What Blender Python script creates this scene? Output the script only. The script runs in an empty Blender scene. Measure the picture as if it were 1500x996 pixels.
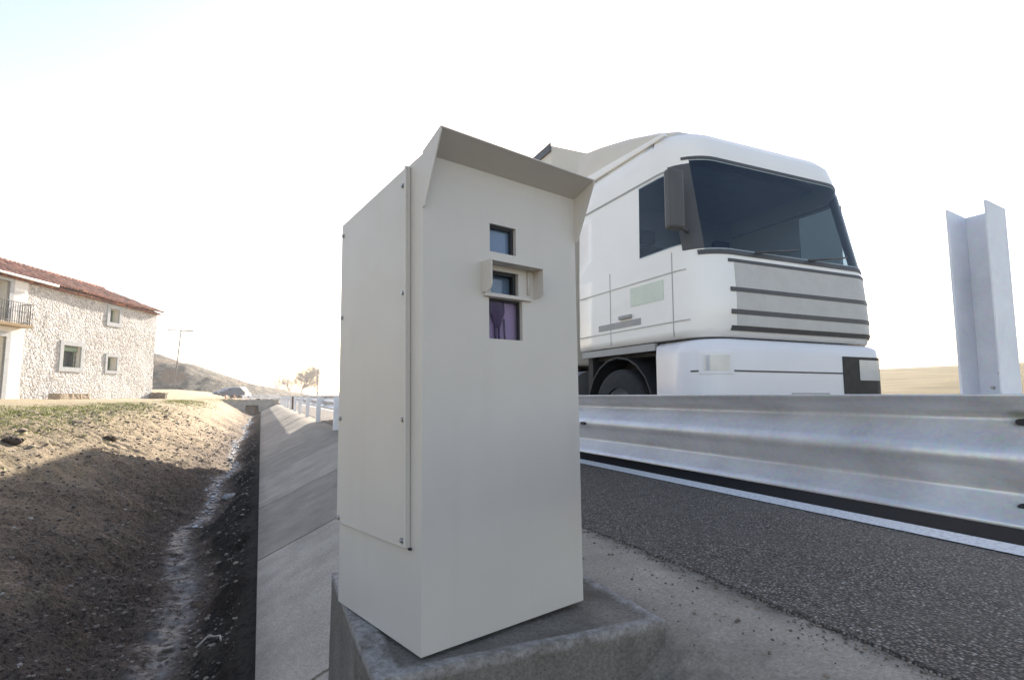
import bpy, bmesh, math, random
import numpy as np
from mathutils import Vector, Matrix

random.seed(7)
rad = math.radians
sc = bpy.context.scene
COL = sc.collection

# ------------------------------------------------------------------ camera
HC = 0.73
YAW = rad(24.3)
PITCH = math.atan(82.0 / 810.0)
cam_d = bpy.data.cameras.new("camera")
cam_d.sensor_width = 36.0
cam_d.lens = 36.0 * 810.0 / 1500.0
cam_d.clip_start = 0.02
cam_d.clip_end = 5000
cam = bpy.data.objects.new("camera", cam_d)
COL.objects.link(cam)
cam.location = (0, 0, HC)
cam.rotation_euler = (rad(90) + PITCH, 0, -YAW)
sc.camera = cam

# ------------------------------------------------------------------ world, sun, exposure
SUN_AZ = rad(31.0)      # from +Y towards +X
SUN_EL = rad(20.9)
world = bpy.data.worlds.new("World")
sc.world = world
world.use_nodes = True
wn = world.node_tree.nodes
wl = world.node_tree.links
for n in list(wn):
    wn.remove(n)
sky = wn.new("ShaderNodeTexSky")
sky.sky_type = 'NISHITA'
sky.sun_disc = False
sky.sun_elevation = SUN_EL
sky.sun_rotation = SUN_AZ
sky.air_density = 1.0
sky.dust_density = 0.7
sky.ozone_density = 1.0
bg = wn.new("ShaderNodeBackground")
bg.inputs[1].default_value = 0.13
wo = wn.new("ShaderNodeOutputWorld")
tint = wn.new("ShaderNodeMix"); tint.data_type = 'RGBA'; tint.blend_type = 'MULTIPLY'
tint.inputs[0].default_value = 1.0; tint.inputs[7].default_value = (1.20, 0.98, 0.86, 1)   # warm filter over the sky colour, makes the shade less blue
wl.new(sky.outputs[0], tint.inputs[6])
wl.new(tint.outputs[2], bg.inputs[0])
wl.new(bg.outputs[0], wo.inputs[0])

sun_d = bpy.data.lights.new("sun", 'SUN')
sun_d.energy = 5.0
sun_d.angle = rad(0.5)
sun_d.color = (1.0, 0.92, 0.80)
sun = bpy.data.objects.new("sun", sun_d)
COL.objects.link(sun)
sdir = Vector((math.sin(SUN_AZ) * math.cos(SUN_EL), math.cos(SUN_AZ) * math.cos(SUN_EL), math.sin(SUN_EL)))
sun.rotation_euler = sdir.to_track_quat('Z', 'Y').to_euler()
sun.location = (20, 30, 40)

sc.view_settings.view_transform = 'Standard'
sc.view_settings.look = 'None'
sc.view_settings.gamma = 1.0
sc.view_settings.use_curve_mapping = False
sc.view_settings.exposure = 1.50

# ------------------------------------------------------------------ helpers
def tag(o, label=None, cat=None, group=None, kind=None):
    if label: o["label"] = label
    if cat: o["category"] = cat
    if group: o["group"] = group
    if kind: o["kind"] = kind
    return o

def empty(name, loc=(0, 0, 0), rz=0.0, label=None, cat=None, group=None):
    o = bpy.data.objects.new(name, None)
    o.empty_display_size = 0.1
    COL.objects.link(o)
    o.location = loc
    o.rotation_euler = (0, 0, rz)
    return tag(o, label, cat, group)

class MB:
    def __init__(self):
        self.v = []; self.f = []; self.sm = []
    def add(self, vs, fs, smooth=False):
        n = len(self.v)
        self.v += [tuple(p) for p in vs]
        for f in fs:
            self.f.append(tuple(i + n for i in f)); self.sm.append(smooth)
        return self
    def box(self, x0, x1, y0, y1, z0, z1):
        vs = [(x0,y0,z0),(x1,y0,z0),(x1,y1,z0),(x0,y1,z0),(x0,y0,z1),(x1,y0,z1),(x1,y1,z1),(x0,y1,z1)]
        return self.add(vs, [(0,3,2,1),(4,5,6,7),(0,1,5,4),(1,2,6,5),(2,3,7,6),(3,0,4,7)])
    def hexa(self, b, t):
        return self.add(list(b) + list(t), [(0,3,2,1),(4,5,6,7),(0,1,5,4),(1,2,6,5),(2,3,7,6),(3,0,4,7)])
    def tube(self, a, b, r0, r1=None, n=10, cap=True, smooth=True):
        r1 = r0 if r1 is None else r1
        a = Vector(a); b = Vector(b); d = (b - a)
        if d.length < 1e-9: return self
        d.normalize()
        u = d.orthogonal().normalized(); w = d.cross(u)
        vs = []
        for p, r in ((a, r0), (b, r1)):
            for i in range(n):
                t = 2 * math.pi * i / n
                vs.append(p + u * (r * math.cos(t)) + w * (r * math.sin(t)))
        fs = [(i, (i + 1) % n, n + (i + 1) % n, n + i) for i in range(n)]
        self.add(vs, fs, smooth)
        if cap:
            self.add(vs[:n], [tuple(reversed(range(n)))]); self.add(vs[n:], [tuple(range(n))])
        return self
    def path(self, pts, r, n=6):
        for a, b in zip(pts[:-1], pts[1:]): self.tube(a, b, r, r, n)
        return self
    def prism(self, poly, axis, a, b):
        """poly of 2D points extruded along axis ('x','y','z') from a to b"""
        def mk(p, t):
            if axis == 'x': return (t, p[0], p[1])
            if axis == 'y': return (p[0], t, p[1])
            return (p[0], p[1], t)
        n = len(poly)
        vs = [mk(p, a) for p in poly] + [mk(p, b) for p in poly]
        fs = [(i, (i + 1) % n, n + (i + 1) % n, n + i) for i in range(n)] + [tuple(reversed(range(n))), tuple(range(n, 2 * n))]
        return self.add(vs, fs)
    def grid(self, P, smooth=True, closed=False):
        """P: list of rows of points"""
        r = len(P); c = len(P[0])
        vs = [p for row in P for p in row]
        fs = []
        for i in range(r - 1):
            for j in range(c if closed else c - 1):
                k = (j + 1) % c
                fs.append((i*c + j, i*c + k, (i+1)*c + k, (i+1)*c + j))
        return self.add(vs, fs, smooth)
    def build(self, name, mat, parent=None, bevel=0.0, seg=2, recalc=True, kind=None, wn=False):
        me = bpy.data.meshes.new(name)
        me.from_pydata(self.v, [], self.f)
        me.polygons.foreach_set("use_smooth", self.sm)
        if recalc:
            bm = bmesh.new(); bm.from_mesh(me)
            bmesh.ops.remove_doubles(bm, verts=bm.verts, dist=1e-5)
            bmesh.ops.recalc_face_normals(bm, faces=bm.faces)
            bm.to_mesh(me); bm.free()
        me.update()
        o = bpy.data.objects.new(name, me)
        COL.objects.link(o)
        for m in (mat if isinstance(mat, (list, tuple)) else [mat]):
            me.materials.append(m)
        if parent is not None: o.parent = parent
        if bevel > 0:
            b = o.modifiers.new("bevel", 'BEVEL'); b.width = bevel; b.segments = seg; b.limit_method = 'ANGLE'; b.angle_limit = rad(35)
            b.harden_normals = False
        if kind: o["kind"] = kind
        return o

def copy_tree(o, parent=None):
    c = o.copy(); COL.objects.link(c)
    if parent is not None:
        c.parent = parent
    for ch in list(o.children):
        copy_tree(ch, c)
    return c

# value noise ----------------------------------------------------------
def _h(ix, iy, s):
    n = (ix.astype(np.int64) * 374761393 + iy.astype(np.int64) * 668265263 + s * 974634777) & 0x7fffffff
    n = ((n ^ (n >> 13)) * 1274126177) & 0x7fffffff
    n = n ^ (n >> 16)
    return (n & 0xffffff) / float(0xffffff)
def vn(x, y, s=0):
    x = np.asarray(x, float); y = np.asarray(y, float)
    x, y = np.broadcast_arrays(x, y)
    ix = np.floor(x); iy = np.floor(y)
    fx = x - ix; fy = y - iy
    fx = fx*fx*(3-2*fx); fy = fy*fy*(3-2*fy)
    a = _h(ix, iy, s); b = _h(ix+1, iy, s); c = _h(ix, iy+1, s); d = _h(ix+1, iy+1, s)
    return (a*(1-fx)+b*fx)*(1-fy) + (c*(1-fx)+d*fx)*fy
def fbm(x, y, o=4, s=0):
    t = 0; a = 0.5; f = 1.0
    for i in range(o):
        t = t + a * (vn(np.asarray(x)*f + 17.3*i, np.asarray(y)*f - 9.1*i, s+i) - 0.5); a *= 0.55; f *= 2.03
    return t
def sstep(a, b, x):
    t = np.clip((np.asarray(x, float) - a) / (b - a), 0, 1)
    return t*t*(3-2*t)

# ------------------------------------------------------------------ materials
class NT:
    def __init__(self, name):
        self.m = bpy.data.materials.new(name); self.m.use_nodes = True
        self.t = self.m.node_tree; self.n = self.t.nodes; self.l = self.t.links
        self.b = self.n["Principled BSDF"]
        self.co = self.n.new("ShaderNodeTexCoord").outputs["Object"]
    def link(self, a, b): self.l.new(a, b)
    def noise(self, scale, detail=4, rough=0.55, vec=None, dist=0.0):
        n = self.n.new("ShaderNodeTexNoise"); n.inputs["Scale"].default_value = scale
        n.inputs["Detail"].default_value = detail; n.inputs["Roughness"].default_value = rough
        n.inputs["Distortion"].default_value = dist
        self.link(vec or self.co, n.inputs["Vector"]); return n.outputs["Fac"]
    def voro(self, scale, feature='F1', out="Distance", vec=None, rnd=1.0):
        n = self.n.new("ShaderNodeTexVoronoi"); n.feature = feature; n.inputs["Scale"].default_value = scale
        n.inputs["Randomness"].default_value = rnd
        self.link(vec or self.co, n.inputs["Vector"]); return n.outputs[out]
    def stretch(self, sx, sy, sz):
        n = self.n.new("ShaderNodeMapping"); n.inputs["Scale"].default_value = (sx, sy, sz)
        self.link(self.co, n.inputs["Vector"]); return n.outputs[0]
    def ramp(self, fac, stops):
        n = self.n.new("ShaderNodeValToRGB"); e = n.color_ramp.elements
        while len(e) > 1: e.remove(e[-1])
        e[0].position = stops[0][0]; e[0].color = self.c4(stops[0][1])
        for p, c in stops[1:]:
            k = e.new(p); k.color = self.c4(c)
        self.link(fac, n.inputs[0]); return n.outputs[0]
    @staticmethod
    def c4(c):
        if isinstance(c, (int, float)): return (c, c, c, 1)
        return (c[0], c[1], c[2], 1)
    def mix(self, fac, a, b, mode='MIX'):
        n = self.n.new("ShaderNodeMix"); n.data_type = 'RGBA'; n.blend_type = mode
        for v, i in ((fac, 0), (a, 6), (b, 7)):
            if hasattr(v, "links") or hasattr(v, "is_output"): self.link(v, n.inputs[i])
            else: n.inputs[i].default_value = v if i == 0 else self.c4(v)
        return n.outputs[2]
    def math(self, op, a, b=0.0, clamp=False):
        n = self.n.new("ShaderNodeMath"); n.operation = op; n.use_clamp = clamp
        for v, i in ((a, 0), (b, 1)):
            if hasattr(v, "is_output"): self.link(v, n.inputs[i])
            else: n.inputs[i].default_value = v
        return n.outputs[0]
    def attr(self, name):
        n = self.n.new("ShaderNodeAttribute"); n.attribute_name = name; return n.outputs["Fac"]
    def island(self):
        return self.n.new("ShaderNodeNewGeometry").outputs["Random Per Island"]
    def set(self, name, v):
        i = self.b.inputs[name]
        if hasattr(v, "is_output"): self.link(v, i)
        elif isinstance(v, (tuple, list)): i.default_value = self.c4(v)
        else: i.default_value = v
    def bump(self, h, dist=0.01, strength=1.0, prev=None):
        n = self.n.new("ShaderNodeBump"); n.inputs["Distance"].default_value = dist; n.inputs["Strength"].default_value = strength
        self.link(h, n.inputs["Height"])
        if prev is not None: self.link(prev, n.inputs["Normal"])
        self.link(n.outputs[0], self.b.inputs["Normal"]); return n.outputs[0]

def plain(name, col, rough=0.6, metal=0.0, var=0.06, vscale=6.0, bump=0.0, bscale=120.0, spec=0.5):
    t = NT(name)
    c = tuple(x * (1 - var) for x in col); d = tuple(min(1, x * (1 + var)) for x in col)
    t.set("Base Color", t.ramp(t.noise(vscale, 5), [(0.3, c), (0.7, d)]))
    t.set("Roughness", t.ramp(t.noise(vscale * 2.3, 4), [(0.3, max(0.02, rough - 0.06)), (0.7, min(1, rough + 0.06))]))
    t.set("Metallic", metal); t.set("Specular IOR Level", spec)
    if bump > 0: t.bump(t.noise(bscale, 3), bump, 1.0)
    return t.m

# cabinet paint : pale warm grey, orange peel, faint dust streaks
t = NT("cabinet_paint")
n1 = t.noise(2.0, 5); n2 = t.noise(1.0, 6, vec=t.stretch(14, 14, 0.7))
c = t.ramp(n1, [(0.3, (0.535, 0.505, 0.47)), (0.7, (0.575, 0.545, 0.505))])
c = t.mix(t.ramp(n2, [(0.5, 0.0), (0.75, 0.14)]), c, (0.47, 0.435, 0.385))
sp = t.voro(23.0); c = t.mix(t.ramp(sp, [(0.0, 0.8), (0.05, 0.0)]), c, (0.33, 0.29, 0.25))
t.set("Base Color", c)
t.set("Roughness", t.ramp(t.noise(9, 4), [(0.3, 0.36), (0.7, 0.48)]))
b1 = t.bump(t.noise(260, 2), 0.0006, 0.8); t.bump(t.noise(3.0, 2), 0.004, 0.35, b1)
M_CAB = t.m
M_BOLT = plain("bolt_zinc", (0.42, 0.42, 0.42), 0.35, 0.8)
M_DARK = plain("dark_interior", (0.02, 0.022, 0.026), 0.6)
M_RUBBER = plain("black_rubber", (0.018, 0.018, 0.019), 0.75, bump=0.001, bscale=60)

def glass(name, tint, back, mixf):
    t = NT(name)
    t.set("Base Color", back); t.set("Roughness", 0.04); t.set("Specular IOR Level", 0.8); t.set("IOR", 1.5)
    tr = t.n.new("ShaderNodeBsdfTransparent"); tr.inputs[0].default_value = NT.c4(tint)
    mx = t.n.new("ShaderNodeMixShader"); mx.inputs[0].default_value = mixf
    t.link(tr.outputs[0], mx.inputs[1]); t.link(t.b.outputs[0], mx.inputs[2])
    t.link(mx.outputs[0], t.n["Material Output"].inputs["Surface"])
    return t.m
M_GBLUE = glass("lens_glass_painted_sky", (0.5, 0.6, 0.75), (0.17, 0.25, 0.39), 0.85)  # blue base colour stands in for the sky reflected in the panes
M_GPURP = glass("filter_glass_purple", (0.90, 0.86, 0.95), (0.10, 0.09, 0.13), 0.12)
M_GWIN = glass("lorry_glass", (0.80, 0.88, 0.92), (0.03, 0.045, 0.08), 0.26)
M_PURPBACK = plain("purple_reflector", (0.60, 0.54, 0.64), 0.4)
M_PURPDARK = plain("purple_dark_shape", (0.055, 0.035, 0.085), 0.35)

# galvanised steel with spangle and pale streaks
def galv(name, base=0.40, white=0.0, rough=0.42, metal=0.75, axis=(6, 1.2, 14)):
    t = NT(name)
    sp = t.voro(85, out="Color"); bw = t.n.new("ShaderNodeRGBToBW"); t.link(sp, bw.inputs[0])
    n = t.noise(1.0, 6, 0.65, vec=t.stretch(*axis))
    c = t.ramp(t.noise(5, 5), [(0.3, (base*0.83, base*0.85, base*0.91)), (0.7, (base*1.06, base*1.08, base*1.14))])
    c = t.mix(0.10, c, sp, 'OVERLAY')
    c = t.mix(t.ramp(n, [(0.5, 0.0), (0.75, 0.35)]), c, (min(.88, base*1.2), min(.9, base*1.24), min(.94, base*1.36)))
    c = t.mix(t.ramp(t.noise(3.1, 6, 0.7), [(0.58, 0.0), (0.78, 0.22)]), c, (base*0.6, base*0.54, base*0.53))
    t.set("Base Color", c); t.set("Metallic", metal)
    t.set("Roughness", t.ramp(t.noise(22, 5), [(0.3, rough-0.08), (0.7, rough+0.12)]))
    b1 = t.bump(t.noise(140, 3), 0.0008, 0.5); t.bump(t.noise(7, 3, vec=t.stretch(1, 0.6, 1)), 0.006, 0.5, b1)
    return t.m
M_GALV = galv("galvanised_steel", 0.64, metal=0.5)
M_POST = galv("galvanised_post_pale", 0.82, rough=0.55, metal=0.05, axis=(8, 8, 1.2))
M_POSTW = plain("post_whitish_zinc", (0.86, 0.86, 0.89), 0.55, 0.0)

# concrete ---------------------------------------------------------------
def concrete(name, lo, hi, stain=(0.10, 0.09, 0.08), stain_amt=0.6, isl=False, bump=0.004, pits=True, fine=90, dirt=False, rim=None):
    t = NT(name)
    n = t.noise(3.0, 7, 0.62)
    c = t.ramp(n, [(0.28, lo), (0.72, hi)])
    if isl:
        g = t.ramp(t.attr("tone"), [(0.0, 0.0), (1.0, (2.0, 2.0, 2.0))])
        c = t.mix(1.0, c, g, 'MULTIPLY')
    c = t.mix(t.ramp(t.noise(1.6, 6, 0.7, dist=0.6), [(0.52, 0.0), (0.78, stain_amt)]), c, stain)
    c = t.mix(t.ramp(t.noise(fine, 4, 0.7), [(0.40, 0.45), (0.62, 0.0)]), c, tuple(x*0.5 for x in lo))
    if pits:
        c = t.mix(t.ramp(t.voro(38), [(0.06, 0.75), (0.13, 0.0)]), c, tuple(x*0.35 for x in lo))
    if dirt:
        dm = t.math('MULTIPLY', t.attr("dirt"), t.ramp(t.noise(11, 6, 0.75), [(0.30, 0.35), (0.60, 1.0)]))
        c = t.mix(dm, c, t.ramp(t.noise(70, 5, 0.7), [(0.35, (0.045, 0.04, 0.035)), (0.65, (0.16, 0.145, 0.125))]))
    if rim:
        rm = t.math('MULTIPLY', t.attr("rim"), t.ramp(t.noise(16, 6, 0.75), [(0.36, 0.0), (0.56, 1.0)]))
        c = t.mix(rm, c, t.ramp(t.noise(45, 5, 0.7), [(0.3, rim[0]), (0.7, rim[1])]))
    t.set("Base Color", c); t.set("Roughness", 0.88); t.set("Specular IOR Level", 0.25)
    b1 = t.bump(t.noise(fine, 5, 0.7), bump, 0.9); t.bump(t.noise(9, 4), bump*4, 0.5, b1)
    return t.m
M_SLAB = concrete("slab_concrete", (0.31, 0.272, 0.225), (0.465, 0.41, 0.342), isl=True, stain_amt=0.4, dirt=True)
M_SHOULD = M_SLAB
M_PLINTH = concrete("plinth_concrete", (0.15, 0.135, 0.115), (0.30, 0.275, 0.245), stain=(0.085, 0.070, 0.055), stain_amt=0.95, bump=0.010, rim=((0.24, 0.225, 0.215), (0.46, 0.44, 0.43)))
M_RIM_ = concrete("plinth_rim_concrete", (0.27, 0.27, 0.28), (0.43, 0.43, 0.45), stain=(0.13, 0.12, 0.11), stain_amt=0.6, bump=0.006)
M_HEADWALL = concrete("headwall_concrete", (0.32, 0.31, 0.29), (0.5, 0.49, 0.46))

# chip sealed asphalt
t = NT("chip_asphalt")
vc = t.voro(105, out="Color"); bw = t.n.new("ShaderNodeRGBToBW"); t.link(vc, bw.inputs[0])
c = t.ramp(bw.outputs[0], [(0.12, (0.075, 0.061, 0.053)), (0.45, (0.195, 0.16, 0.136)), (0.68, (0.30, 0.25, 0.212)), (0.84, (0.36, 0.34, 0.32)), (0.93, (0.62, 0.6, 0.57))])
c = t.mix(t.ramp(t.voro(105), [(0.30, 0.0), (0.62, 0.9)]), c, (0.02, 0.0185, 0.018))
c = t.mix(t.ramp(t.noise(2.4, 5), [(0.35, 0.0), (0.75, 0.4)]), c, (0.13, 0.12, 0.105))
t.set("Base Color", c); t.set("Roughness", 0.75); t.set("Specular IOR Level", 0.35)
inv = t.math('SUBTRACT', 1.0, t.voro(105)); b1 = t.bump(inv, 0.010, 1.0); t.bump(t.noise(40, 4), 0.006, 0.5, b1)
M_CHIP = t.m
t = NT("road_asphalt")
c = t.ramp(t.noise(180, 4, 0.7), [(0.35, (0.008, 0.009, 0.012)), (0.68, (0.022, 0.022, 0.025))])
c = t.mix(t.ramp(t.noise(0.7, 5), [(0.4, 0.0), (0.8, 0.3)]), c, (0.03, 0.03, 0.03))
t.set("Base Color", c); t.set("Roughness", 0.95); t.set("Specular IOR Level", 0.08); t.bump(t.noise(150, 4), 0.005, 0.8)
M_ROAD = t.m
t = NT("road_paint")
c = t.ramp(t.noise(45, 5, 0.7), [(0.34, (0.30, 0.31, 0.33)), (0.5, (0.60, 0.62, 0.64)), (0.8, (0.74, 0.75, 0.77))])
t.set("Base Color", c); t.set("Roughness", 0.65); t.bump(t.noise(120, 4), 0.003, 0.6)
M_LINE = t.m

# ground ------------------------------------------------------------------
t = NT("earth")
fine = t.noise(34, 6, 0.7); mid = t.noise(5.5, 6, 0.62); big = t.noise(1.2, 5)
soil = t.ramp(mid, [(0.25, (0.18, 0.135, 0.102)), (0.5, (0.305, 0.232, 0.174)), (0.75, (0.43, 0.33, 0.245))])
soil = t.mix(t.ramp(fine, [(0.40, 0.9), (0.52, 0.0)]), soil, (0.042, 0.033, 0.026))  # this and the next line paint crevice shade into the soil colour
soil = t.mix(t.ramp(t.noise(120, 3, 0.7), [(0.38, 0.7), (0.5, 0.0)]), soil, (0.05, 0.04, 0.031))
soil = t.mix(t.ramp(t.voro(55, out="Distance"), [(0.14, 0.5), (0.24, 0.0)]), soil, (0.36, 0.30, 0.235))
soil = t.mix(t.ramp(t.voro(26, out="Distance"), [(0.10, 0.55), (0.20, 0.0)]), soil, (0.24, 0.20, 0.15))
tan = t.ramp(mid, [(0.25, (0.34, 0.26, 0.17)), (0.5, (0.51, 0.40, 0.27)), (0.75, (0.62, 0.50, 0.355))])
tan = t.mix(t.ramp(fine, [(0.36, 0.6), (0.52, 0.0)]), tan, (0.13, 0.092, 0.055))
c = t.mix(t.attr("tan"), soil, tan)
sand = t.ramp(mid, [(0.3, (0.44, 0.35, 0.215)), (0.7, (0.56, 0.46, 0.295))])
sand = t.mix(t.ramp(fine, [(0.36, 0.45), (0.52, 0.0)]), sand, (0.27, 0.2, 0.125))
c = t.mix(t.attr("sand"), c, sand)
gm = t.math('MULTIPLY', t.attr("grass"), t.ramp(t.noise(9, 5, 0.7), [(0.40, 0.0), (0.58, 1.0)]))
c = t.mix(gm, c, t.ramp(t.noise(60, 4), [(0.3, (0.07, 0.085, 0.018)), (0.7, (0.19, 0.20, 0.055))]))
dk = t.ramp(fine, [(0.3, (0.012, 0.0105, 0.009)), (0.7, (0.055, 0.046, 0.038))])
c = t.mix(t.attr("damp"), c, dk)
sl = t.ramp(t.noise(13, 6, 0.65, dist=0.4), [(0.36, (0.04, 0.029, 0.034)), (0.44, (0.15, 0.135, 0.125)), (0.55, (0.26, 0.24, 0.225)), (0.7, (0.42, 0.395, 0.375))])
silt = t.math('MULTIPLY', t.attr("silt"), t.ramp(t.noise(6.5, 7, 0.8), [(0.43, 0.0), (0.50, 1.0)]))
c = t.mix(silt, c, sl)
field = t.ramp(t.noise(0.5, 6, 0.6, vec=t.stretch(1, 0.35, 1)), [(0.3, (0.17, 0.135, 0.07)), (0.7, (0.28, 0.225, 0.12))])
c = t.mix(t.attr("field"), c, field)
t.set("Base Color", c)
ro = t.mix(silt, (0.95, 0.95, 0.95), (0.42, 0.42, 0.42)); t.set("Roughness", ro); t.set("Specular IOR Level", 0.3)
b1 = t.bump(fine, 0.05, 1.0); b2 = t.bump(t.noise(85, 4, 0.75), 0.018, 1.0, b1)
M_EARTH = t.m

t = NT("clod")
c = t.ramp(t.island(), [(0.0, (0.09, 0.072, 0.058)), (0.6, (0.20, 0.16, 0.13)), (0.93, (0.29, 0.24, 0.19)), (1.0, (0.42, 0.39, 0.35))])
t.set("Base Color", c); t.set("Roughness", 0.9); t.bump(t.noise(90, 3), 0.004, 0.8)
M_CLOD = t.m
t = NT("pale_stone")
c = t.ramp(t.island(), [(0.0, (0.22, 0.21, 0.205)), (1.0, (0.62, 0.62, 0.63))])
t.set("Base Color", c); t.set("Roughness", 0.55); t.bump(t.noise(60, 4), 0.006, 0.8)
M_STONE = t.m
t = NT("grass_blades")
c = t.ramp(t.island(), [(0.0, (0.20, 0.23, 0.045)), (0.6, (0.34, 0.35, 0.08)), (1.0, (0.50, 0.42, 0.18))])
t.set("Base Color", c); t.set("Roughness", 0.7)
M_GRASS = t.m
t = NT("scrub_hill")
vs_ = t.stretch(1, 1, 1)
c = t.ramp(t.noise(0.55, 7, 0.7), [(0.36, (0.025, 0.023, 0.02)), (0.48, (0.11, 0.092, 0.07)), (0.64, (0.34, 0.285, 0.21))])
c = t.mix(t.ramp(t.noise(2.2, 5, 0.75), [(0.50, 0.0), (0.56, 0.9)]), c, (0.025, 0.027, 0.018))
c = t.mix(t.ramp(t.noise(0.16, 3), [(0.52, 0.0), (0.62, 0.7)]), c, (0.24, 0.14, 0.075))
t.set("Base Color", c); t.set("Roughness", 0.95); t.bump(t.noise(1.6, 6, 0.7), 0.5, 1.0)
M_HILL = t.m

# house materials
t = NT("whitewashed_rubble")
wv = t.n.new("ShaderNodeMix"); wv.data_type = 'VECTOR'
nz = t.n.new("ShaderNodeTexNoise"); nz.inputs["Scale"].default_value = 3.0; t.link(t.co, nz.inputs["Vector"])
wv.inputs[0].default_value = 0.10; t.link(t.co, wv.inputs[4]); t.link(nz.outputs["Color"], wv.inputs[5])
vd = t.voro(6.2, 'DISTANCE_TO_EDGE', vec=wv.outputs[1]); vcol = t.voro(6.2, out="Color", vec=wv.outputs[1])
bw = t.n.new("ShaderNodeRGBToBW"); t.link(vcol, bw.inputs[0])
stone = t.ramp(bw.outputs[0], [(0.2, (0.40, 0.36, 0.33)), (0.5, (0.56, 0.53, 0.50)), (0.8, (0.68, 0.66, 0.63))])
c = t.mix(t.ramp(vd, [(0.02, 0.0), (0.11, 1.0)]), (0.68, 0.67, 0.66), stone)
c = t.mix(t.ramp(t.noise(0.45, 5, 0.6), [(0.42, 0.0), (0.6, 0.75)]), c, (0.69, 0.68, 0.67))
c = t.mix(t.ramp(t.noise(8, 5, 0.8), [(0.49, 0.0), (0.59, 0.8)]), c, (0.27, 0.235, 0.215))
t.set("Base Color", c); t.set("Roughness", 0.92); t.set("Specular IOR Level", 0.15)
hh = t.math('ADD', t.math('MULTIPLY', t.ramp(vd, [(0.0, 0.0), (0.2, 1.0)]), 1.0), t.math('MULTIPLY', t.noise(9, 6, 0.7), 0.8))
t.bump(hh, 0.045, 0.9)
M_RUBBLE = t.m
M_PLASTER = plain("white_plaster", (0.74, 0.72, 0.70), 0.9, var=0.06, vscale=1.5, bump=0.01, bscale=10, spec=0.15)
M_SURR = plain("grey_window_band", (0.44, 0.45, 0.46), 0.9, var=0.1, bump=0.006, bscale=20, spec=0.15)
M_REVEAL = plain("bounce_cream_reveal", (0.76, 0.72, 0.64), 0.9, spec=0.15)  # cream of the bounced light is put into the reveal colour
M_GREEN = plain("faded_green_wood", (0.20, 0.27, 0.20), 0.7, var=0.15)
M_GREYDOOR = plain("grey_door", (0.15, 0.18, 0.21), 0.6, var=0.12)
M_PANE = plain("window_pane_dark", (0.05, 0.065, 0.08), 0.08, spec=0.8)
M_IRON = plain("wrought_iron", (0.02, 0.02, 0.022), 0.8, 0.0)
M_GUTTER = plain("pale_gutter", (0.55, 0.52, 0.48), 0.5)
t = NT("old_roof_tiles")
c = t.ramp(t.noise(3.2, 4, 0.7), [(0.36, (0.04, 0.018, 0.014)), (0.5, (0.22, 0.07, 0.042)), (0.64, (0.50, 0.22, 0.135))])
c = t.mix(t.ramp(t.noise(9, 5, 0.7), [(0.54, 0.0), (0.68, 0.6)]), c, (0.34, 0.29, 0.22))
c = t.mix(t.ramp(t.noise(1.3, 5), [(0.5, 0.0), (0.75, 0.5)]), c, (0.07, 0.055, 0.045))
t.set("Base Color", c); t.set("Roughness", 0.9); t.bump(t.noise(14, 4), 0.03, 0.8)
M_TILE = t.m
M_OCHRE = plain("ochre_slab", (0.30, 0.21, 0.11), 0.9, var=0.15)
M_WOODPOLE = plain("weathered_pole", (0.11, 0.10, 0.09), 0.9, var=0.2)
M_BARK = plain("bare_bark", (0.30, 0.28, 0.265), 0.95, var=0.25, bump=0.02, bscale=8)

# lorry materials
def paint(name, col, rough=0.28, dirt=0.25):
    t = NT(name)
    c = t.ramp(t.noise(1.2, 5), [(0.3, tuple(x*0.95 for x in col)), (0.7, col)])
    c = t.mix(t.ramp(t.noise(1.0, 6, 0.65, vec=t.stretch(1, 1.5, 5)), [(0.5, 0.0), (0.8, dirt)]), c, (0.42, 0.39, 0.35))
    t.set("Base Color", c); t.set("Roughness", t.ramp(t.noise(6, 4), [(0.3, rough), (0.7, rough + 0.14)]))
    t.set("Coat Weight", 0.25); t.set("Coat Roughness", 0.12)
    return t.m
M_WHITE = paint("lorry_white", (0.87, 0.86, 0.84), dirt=0.12)
M_TRAIL = paint("trailer_beige", (0.62, 0.585, 0.52), 0.45)
M_LAV = paint("bumper_pale", (0.78, 0.78, 0.82), 0.4, 0.12)
M_TRIM = plain("dark_trim", (0.07, 0.07, 0.075), 0.5)
M_GREYTRIM = plain("grey_trim", (0.33, 0.33, 0.33), 0.5)
M_SEAM = plain("panel_seam_grey", (0.45, 0.44, 0.43), 0.5)
M_GRILLE = plain("grille_grey", (0.50, 0.495, 0.485), 0.5, bump=0.004, bscale=30)
M_PALEGREEN = plain("pale_green_decal", (0.60, 0.66, 0.58), 0.4)
M_CHAS = plain("chassis_black", (0.018, 0.018, 0.02), 0.6)
M_TYRE = plain("tyre_rubber", (0.02, 0.02, 0.021), 0.85, bump=0.003, bscale=40)
M_RIMST = plain("wheel_steel", (0.35, 0.35, 0.36), 0.4, 0.7)
M_LAMP = plain("lamp_lens", (0.50, 0.52, 0.55), 0.12, spec=0.8)
M_MINT = plain("dashboard_mint", (0.72, 0.82, 0.82), 0.6)
M_CURTAIN = plain("cab_interior_grey", (0.34, 0.35, 0.40), 0.8)
M_CARDARK = paint("car_dark_blue", (0.05, 0.065, 0.10), 0.25, 0.1)
M_CARSILV = paint("car_silver", (0.55, 0.57, 0.60), 0.3, 0.1)
M_CARGL = plain("car_glass", (0.03, 0.045, 0.05), 0.06, spec=0.9)
M_CONE = plain("cone_orange", (0.75, 0.14, 0.03), 0.5)
M_CONEW = plain("cone_white", (0.8, 0.8, 0.8), 0.5)
M_BROWNP = plain("brown_post_paint", (0.16, 0.09, 0.06), 0.7)

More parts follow.
